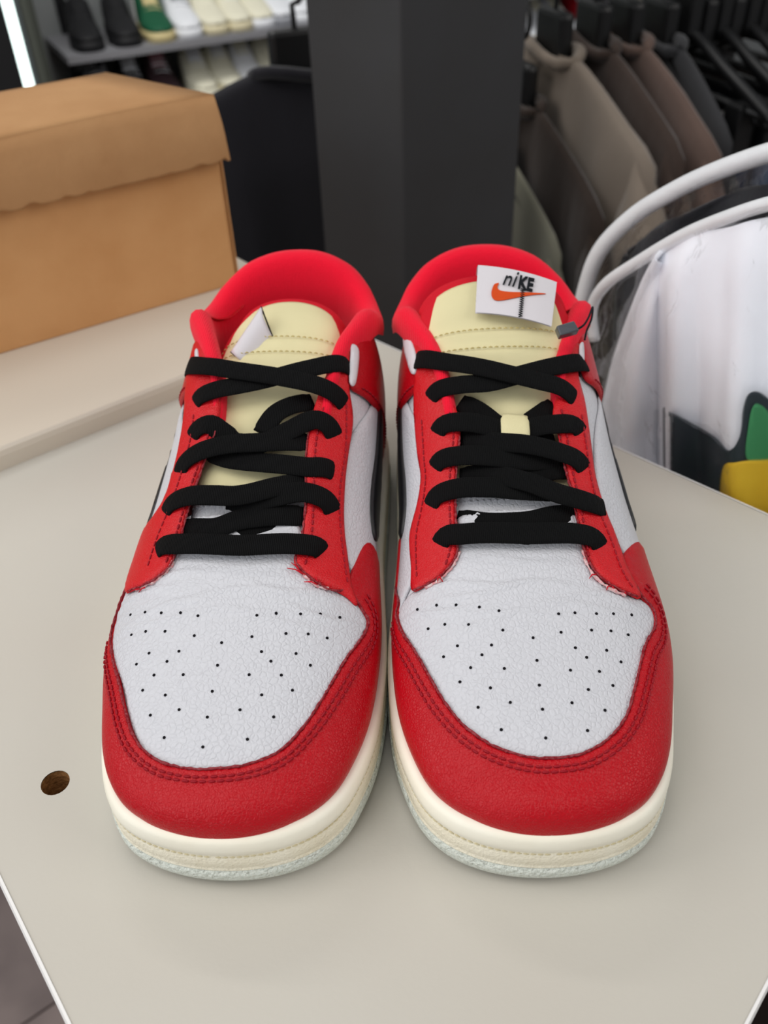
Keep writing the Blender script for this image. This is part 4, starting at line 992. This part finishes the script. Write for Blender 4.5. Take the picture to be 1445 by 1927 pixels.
def build_sneaker(name, tip, heel, m, key, label):
    S = Shoe(name, tip, heel, m); sp = SPEC[key]; tag(S.root, label, 'shoe', None)
    build_sole(S)
    # --- shell (lining leather) with the throat and foot opening left out
    if m > 0: inner, outer = sp['eye_l'], sp['eye_r']
    nS, nV = 150, 100
    gs = np.linspace(.004, .996, nS); gv = np.linspace(-1.06, 1.06, nV)
    SS, VV = np.meshgrid(gs, gv, indexing='ij'); P = surf(SS, VV, -.0006)
    yy = P[..., 1]; open_ = np.interp(yy, [.118, .122, .16, .20, .24, .295], [0, .34, .40, .44, .62, .68])
    Fc = []
    for i in range(nS - 1):
        for j in range(nV - 1):
            if yy[i, j] > .118 and abs(gv[j] + gv[j + 1]) / 2 < open_[i, j]: continue
            Fc.append((i * nV + j, i * nV + j + 1, (i + 1) * nV + j + 1, (i + 1) * nV + j))
    S.obj('lining', P.reshape(-1, 3), Fc, WHT)
    # --- white vamp and quarters
    cr = [(.073, .004, 3.1, .3, .00030), (.0775, .003, 2.2, 1.1, .00038), (.082, .004, 3.7, 2.0, .00045), (.0865, .003, 2.6, .6, .00050), (.091, .004, 3.3, 3.0, .00050), (.0955, .003, 2.1, 1.9, .00040), (.100, .003, 2.9, 4.0, .0003)]
    def creases(y, v):
        h = 0 * y
        for (c0, a, f_, ph, am) in cr:
            yc = c0 + a * np.sin(v * f_ * 1.6 + ph + (0 if m > 0 else 1.7)) * .5 + .0012 * np.sin(v * 13 + ph * 3)
            h = h + 1.9 * am * (np.exp(-((y - yc) / .0012) ** 2) - .6 * np.exp(-((y - yc - .0016) / .0008) ** 2)) * (.55 + .45 * np.sin(v * f_ * 2.2 + ph * 2))
        return h
    vp = S.patch('vamp', sp['vamp'], WHT, 0.0, .0008, step=1.1, n=5, relief=creases)
    parts = []
    for (a, b) in sp['perf']:
        s_, v_ = S.inv(a, b, .0009); C0 = surf(np.array(s_), np.array(v_), .0010 + max(0, float(creases(np.array(y_of(s_)), np.array(v_))))); N0 = surf(np.array(s_), np.array(v_), .0020) - C0; N0 /= np.linalg.norm(N0)
        e1 = np.cross(N0, [1.0, .3, 0]); e1 /= np.linalg.norm(e1); e2 = np.cross(N0, e1); V = [C0 + N0 * .0000]
        for r_, h_ in ((.00040, .0000), (.00056, .00006), (.00064, -.0010)):
            V += [C0 + (e1 * math.cos(k * math.pi / 5) + e2 * math.sin(k * math.pi / 5)) * r_ + N0 * h_ for k in range(10)]
        F = [(0, 1 + k, 1 + (k + 1) % 10) for k in range(10)] + [(1 + r0 * 10 + k, 1 + r0 * 10 + (k + 1) % 10, 11 + r0 * 10 + (k + 1) % 10, 11 + r0 * 10 + k) for r0 in range(2) for k in range(10)]
        parts.append((V, F))
    V, F = merge(parts); o = S.obj('perforations', V, F, HOLESHADE, vp); o['kind'] = 'stuff'
    for sd in (1, -1):
        q = [('u', .085, .97 * sd), ('u', .14, 1.0 * sd), ('u', .20, 1.0 * sd), ('u', .232, .98 * sd), ('u', .236, .80 * sd), ('u', .215, .66 * sd), ('u', .19, .58 * sd), ('u', .16, .46 * sd), ('u', .125, .42 * sd), ('u', .10, .62 * sd)]
        S.patch('quarter', q, WHT, .0001, .0009, step=2.2)
        # swoosh-shaped side stripe
        q = [('u', .212, .665 * sd), ('u', .180, .675 * sd), ('u', .160, .665 * sd), ('u', .142, .675 * sd), ('u', .134, .73 * sd), ('u', .142, .82 * sd), ('u', .165, .84 * sd), ('u', .205, .74 * sd)]
        S.patch('side_stripe', q, BLACK, .0010, .0014, step=1.6)
        # heel counter and collar panel
        q = [('u', .190, .47 * sd), ('u', .198, .60 * sd), ('u', .207, .70 * sd), ('u', .217, .84 * sd), ('u', .226, 1.02 * sd), ('u', .27, 1.03 * sd), ('u', .2945, 1.03 * sd), ('u', .2947, .75 * sd), ('u', .2945, .50 * sd), ('u', .27, .50 * sd), ('u', .245, .48 * sd), ('u', .222, .44 * sd), ('u', .205, .43 * sd), ('u', .193, .43 * sd)]
        hp = S.patch('heel_panel', q, RED, .0010, .0014, step=2.0, n=5)
        S.stitches('stitching', [('u', .194, .50 * sd), ('u', .202, .61 * sd), ('u', .211, .71 * sd), ('u', .221, .85 * sd), ('u', .228, .98 * sd)], THREADR, .0026, parent=hp)
    # --- red mudguard round the toe
    e = S.pts(sp['toe_edge'], .001)
    left, right = e[0], e[-1]
    sL, sR = np.sign(left[1]), np.sign(right[1])
    rim = [(right[0] * .75 + float(s_of(.12)) * .25, .98 * sR)] + [(s_, 1.03 * sR) for s_ in np.linspace(float(s_of(.125)), .07, 9)] + [(.004, .9 * sR), (.002, 0), (.004, .9 * sL)] + \
          [(s_, 1.03 * sL) for s_ in np.linspace(.07, float(s_of(.125)), 9)] + [(left[0] * .75 + float(s_of(.12)) * .25, .98 * sL)]
    S.patch('toe_mudguard', None, RED, .0006, .0014, step=1.7, n=5, sv=np.vstack([e, rim]))
    S.line('raw_edge', None, RAW, .0018, .00045, wob=.35, sv=e[2:-2])
    S.stitches('stitching', None, THREADR, .0023, inset=.0038 * m, sv=e[4:-3])
    S.stitches('stitching', None, THREADR, .0023, inset=.0062 * m, sv=e[4:-3])
    for k in ('eye_l', 'eye_r'):
        ey = S.patch('eyestay', sp[k], RED2, .0016, .0014, step=1.5, n=5)
        for ln, rr in zip(sp[k + '_st'], (.00042, .00036)): S.stitches('stitching', ln, THREADR, .0032, parent=ey, r=rr)
        st = sp[k + '_raw']; o = S.line('raw_edge', st[0], RAW, .0026, .00042, parent=ey, wob=.45)
        S.line('raw_edge', st[1], RAWW, .0016, .00065, parent=ey, wob=.5)
    for q in sp['side_patches']:
        S.patch('eyelet_reinforcement', q, SATIN, .0034, .0007, step=1.0, n=4)
    fr = []
    for (a, b, c_, d_) in sp['fray']:
        p0 = S.inv(a, b, .0030); p1 = S.inv(c_, d_, .0012)
        A0 = surf(np.array(p0[0]), np.array(p0[1]), .0028); A1 = surf(np.array(p1[0]), np.array(p1[1]), .0016)
        fr.append(tube([A0, (A0 + A1) / 2 + [.0004, 0, .0009], A1], [.0003, .0003, .00015], 5))
    if fr: V, F = merge(fr); o = S.obj('frayed_thread', V, F, REDSATIN); o['kind'] = 'stuff'
    for l in sp['laces']: S.lace(l)
    build_collar(S, ear_m=.885 if m > 0 else .94)
    return S

SA = build_sneaker('sneaker', (-.0625, .1572), (-.0378, .4512), 1, 'A', 'red, white and black low sneaker on the left, its tongue label tucked inside')
SB = build_sneaker('sneaker', (.0515, .1532), (.0570, .4472), -1, 'B', 'red, white and black low sneaker on the right, white logo label on its tongue')


PA = [(.098, .0575, .030, .004), (.112, .0625, .030, .004), (.125, .0680, .030, .005), (.144, .0760, .030, .006), (.170, .0865, .030, .007), (.195, .0950, .031, .008), (.215, .1000, .031, .010), (.232, .1030, .030, .011), (.245, .1045, .027, .011)]
PB = [(.098, .0575, .030, .004), (.112, .0625, .030, .004), (.125, .0680, .030, .005), (.144, .0760, .030, .006), (.170, .0870, .031, .007), (.190, .0965, .034, .009), (.208, .1060, .0365, .012), (.222, .1135, .036, .013), (.233, .1190, .033, .012)]
GA, tA1, tA2, tA3, rowA = build_tongue(SA, PA, None, .012, False)
GB, tB1, tB2, tB3, rowB = build_tongue(SB, PB, None, .011, True)
for row, ys in ((rowA, (.216, .205)), (rowB, (.199, .207))):
    for y in ys: row(y, .0009, THREADC)

SB.lace([(969, 782, 1.2), (969, 796, 3.0), (970, 812, 3.2), (970, 830, 2.6)], width=.0122, name='lace_loop', m=CREAM)

# ---- satin label on the tongue of the right sneaker
def quad_map(c, bulge, nrm):
    TL, TR, BR, BL = [Vector(x) for x in c]
    def f(u, v, o=0.0):
        p = TL.lerp(TR, u).lerp(BL.lerp(BR, u), v)
        return p + nrm * (o + bulge * (1 - (2 * u - 1) ** 2))
    return f
def world_obj(S, name, V, F, M, parent, **k):
    inv = np.linalg.inv(np.array([[math.cos(S.rz), -math.sin(S.rz), 0], [math.sin(S.rz), math.cos(S.rz), 0], [0, 0, 1]]))
    V = [(inv @ (np.array(v) - S.T)) for v in V]
    return mesh_obj(name, V, F, M, parent, **k)
c = [ony(899, 501, .3900), ony(1047, 533, .3830), ony(1037, 616, .3570), ony(894, 590, .3660)]
nrm = (c[1] - c[0]).cross(c[3] - c[0]).normalized()
if nrm.z < 0: nrm = -nrm
lab = quad_map(c, .0022, nrm)
def lab_sheet(u0, u1, v0, v1, off, n=16, k=12):
    V = [lab(u0 + (u1 - u0) * i / n, v0 + (v1 - v0) * j / k, off) for i in range(n + 1) for j in range(k + 1)]
    return V, grid_faces(n + 1, k + 1)
V, F = lab_sheet(0, 1, 0, 1, .0008); V2, F2 = lab_sheet(0, 1, 0, 1, 0)
rear = [lab(i / 16, 0, -.001) + Vector((0, .004, -.006)) for i in range(17)]
V3 = [lab(i / 16, 0, .0008) for i in range(17)] + [lab(i / 16, 0, -.0005) + Vector((0, .003, -.0015)) for i in range(17)] + rear
F3 = [(j * 17 + i, j * 17 + i + 1, (j + 1) * 17 + i + 1, (j + 1) * 17 + i) for j in range(2) for i in range(16)]
V, F = merge([(V, F), (V2, [tuple(reversed(f)) for f in F2]), (V3, F3)])
label_o = world_obj(SB, 'tongue_label', V, F, SATIN, SB.root)
label_o['label'] = 'white satin tongue label with black lettering and an orange check mark'
def on_label(name, polys, M, off=.0010, th=.0004, sub=3):
    """polys: outlines in label units (u, v), laid on the label with thickness"""
    parts = []
    for poly in polys:
        P = [Vector(p) for p in poly]; nb = len(P)
        r = delaunay_2d_cdt(P, [(i, (i + 1) % nb) for i in range(nb)], [], 1, 1e-6)
        V = [lab(p[0], p[1], off + th) for p in r[0]]; k = len(V); V += [lab(p[0], p[1], off) for p in r[0]]
        F = [tuple(f) for f in r[2]]; bd = [(i, (i + 1) % nb, (i + 1) % nb + k, i + k) for i in range(nb)]
        parts.append((V, F + bd))
    V, F = merge(parts); return world_obj(SB, name, V, F, M, label_o, smooth=False)
sw = [(.215, .395), (.195, .47), (.185, .56), (.195, .66), (.235, .725), (.30, .725), (.40, .675), (.55, .575), (.70, .475), (.875, .36), (.70, .425), (.55, .475), (.45, .505), (.36, .52), (.30, .515), (.265, .49), (.255, .44), (.268, .36)]
swc = catmull(np.array(sw), 4, True)
on_label('check_mark', [[tuple(p) for p in swc]], ORANGE)
def glyph(text, size, shear, u0, v0, su, sv, bold=0.0):
    cu = bpy.data.curves.new('lettering', 'FONT'); cu.body = text; cu.size = size; cu.shear = shear; cu.offset = bold; cu.resolution_u = 3
    ob = bpy.data.objects.new('lettering', cu); COL.objects.link(ob)
    dg = bpy.context.evaluated_depsgraph_get(); me = bpy.data.meshes.new_from_object(ob.evaluated_get(dg))
    V = [tuple(v.co) for v in me.vertices]; F = [tuple(p.vertices) for p in me.polygons]
    bpy.data.objects.remove(ob); bpy.data.meshes.remove(me)
    xs = [v[0] for v in V]; ys = [v[1] for v in V]; x0, x1, y0, y1 = min(xs), max(xs), min(ys), max(ys)
    W = [lab(u0 + (v[0] - x0) / (x1 - x0) * su, v0 + (1 - (v[1] - y0) / (y1 - y0)) * sv, .0017) for v in V]
    return W, F
pn = glyph('n', 1, .35, .315, .175, .115, .21); pi_ = glyph('i', 1, .35, .435, .06, .075, .33)
pk = glyph('KE', 1, .12, .51, .115, .20, .30, .035)
V, F = merge([pn, pi_, pk]); o = world_obj(SB, 'lettering', V, F, INK, label_o, smooth=False)
so = o.modifiers.new('solid', 'SOLIDIFY'); so.thickness = .0004
zz = [lab(.575 + (.022 if i % 2 else -.022), .40 + .60 * i / 26, .0014) for i in range(27)]
V, F = tube([tuple(p) for p in zz], .00032, 5); world_obj(SB, 'zigzag_stitching', V, F, INK, label_o)
zz = [lab(.52 + .05 * i / 8 , .0 + .40 * i / 8, .0014) for i in range(9)]
# ---- the same label of the left sneaker, folded round the edge of its tongue
def world_grid(S, G): return [Vector(p) for p in S.world(G.reshape(-1, 3))]
def hit(S, G, px, py, lift=.002):
    n, m = G.shape[:2]; t = BVHTree.FromPolygons(world_grid(S, G), grid_faces(n, m))
    r = Vector(onz(px, py, 0) - Vector(CAM)).normalized(); p, nr, _, _ = t.ray_cast(Vector(CAM), r)
    if p is None: p, nr, _, d_ = t.find_nearest(Vector(CAM) + r * .43)
    return p - r * lift
q = [ony(434, 662, .366), ony(491, 577, .386), ony(513, 634, .374), ony(468, 692, .360)]
n_ = 12; V = []
for i in range(n_ + 1):
    for j in range(n_ + 1):
        u, v = i / n_, j / n_
        p = q[0].lerp(q[1], u).lerp(q[3].lerp(q[2], u), v)
        V.append(p + Vector((-.3, -.5, .8)) * (.003 * (1 - (2 * v - 1) ** 2)))
o = world_obj(SA, 'tongue_label', V, grid_faces(n_ + 1, n_ + 1), SATIN, SA.root); o['label'] = 'white satin label folded round the tongue edge'
so = o.modifiers.new('solid', 'SOLIDIFY'); so.thickness = .0008
V, F = tube([q[0], q[3], q[3].lerp(q[2], .3)], .0004, 6); world_obj(SA, 'label_stitch', V, F, INK, o)
V, F = tube([q[1], q[1].lerp(q[2], .5), q[2]], .0004, 6); world_obj(SA, 'label_stitch', V, F, INK, o)


# ================================================================ SECURITY TAG on the right sneaker
st = tag(empty('tag_clip', ony(1063, 628, .352)), 'small dark grey plastic tag on a black cord at the right collar tip', 'tag')
def wl(p): p = Vector(p) - st.location; return (p.x, p.y, p.z)
k0, k1, k2, k3 = ony(1043, 622, .352), ony(1076, 612, .352), ony(1086, 630, .349), ony(1050, 640, .347)
dn = Vector((0, -.0035, .0045))
V = [wl(p) for p in (k0, k1, k2, k3)] + [wl(p + dn * .9) for p in (k0, k1, k2, k3)]
o = mesh_obj('plastic_block', V, [(3, 2, 1, 0), (4, 5, 6, 7), (0, 1, 5, 4), (1, 2, 6, 5), (2, 3, 7, 6), (3, 0, 4, 7)], mat('dark_tag_plastic', (70, 72, 78), .3, .5), st, smooth=False); fix_normals(o); bevel(o, .0006)
cord = [(1082, 622, .352), (1098, 612, .354), (1108, 596, .360), (1115, 578, .374), (1113, 600, .362), (1104, 622, .356), (1100, 640, .352)]
V, F = tube(catmull([wl(ony(*p)) for p in cord], 8), .0005, 6); mesh_obj('cord', V, F, INK, st)
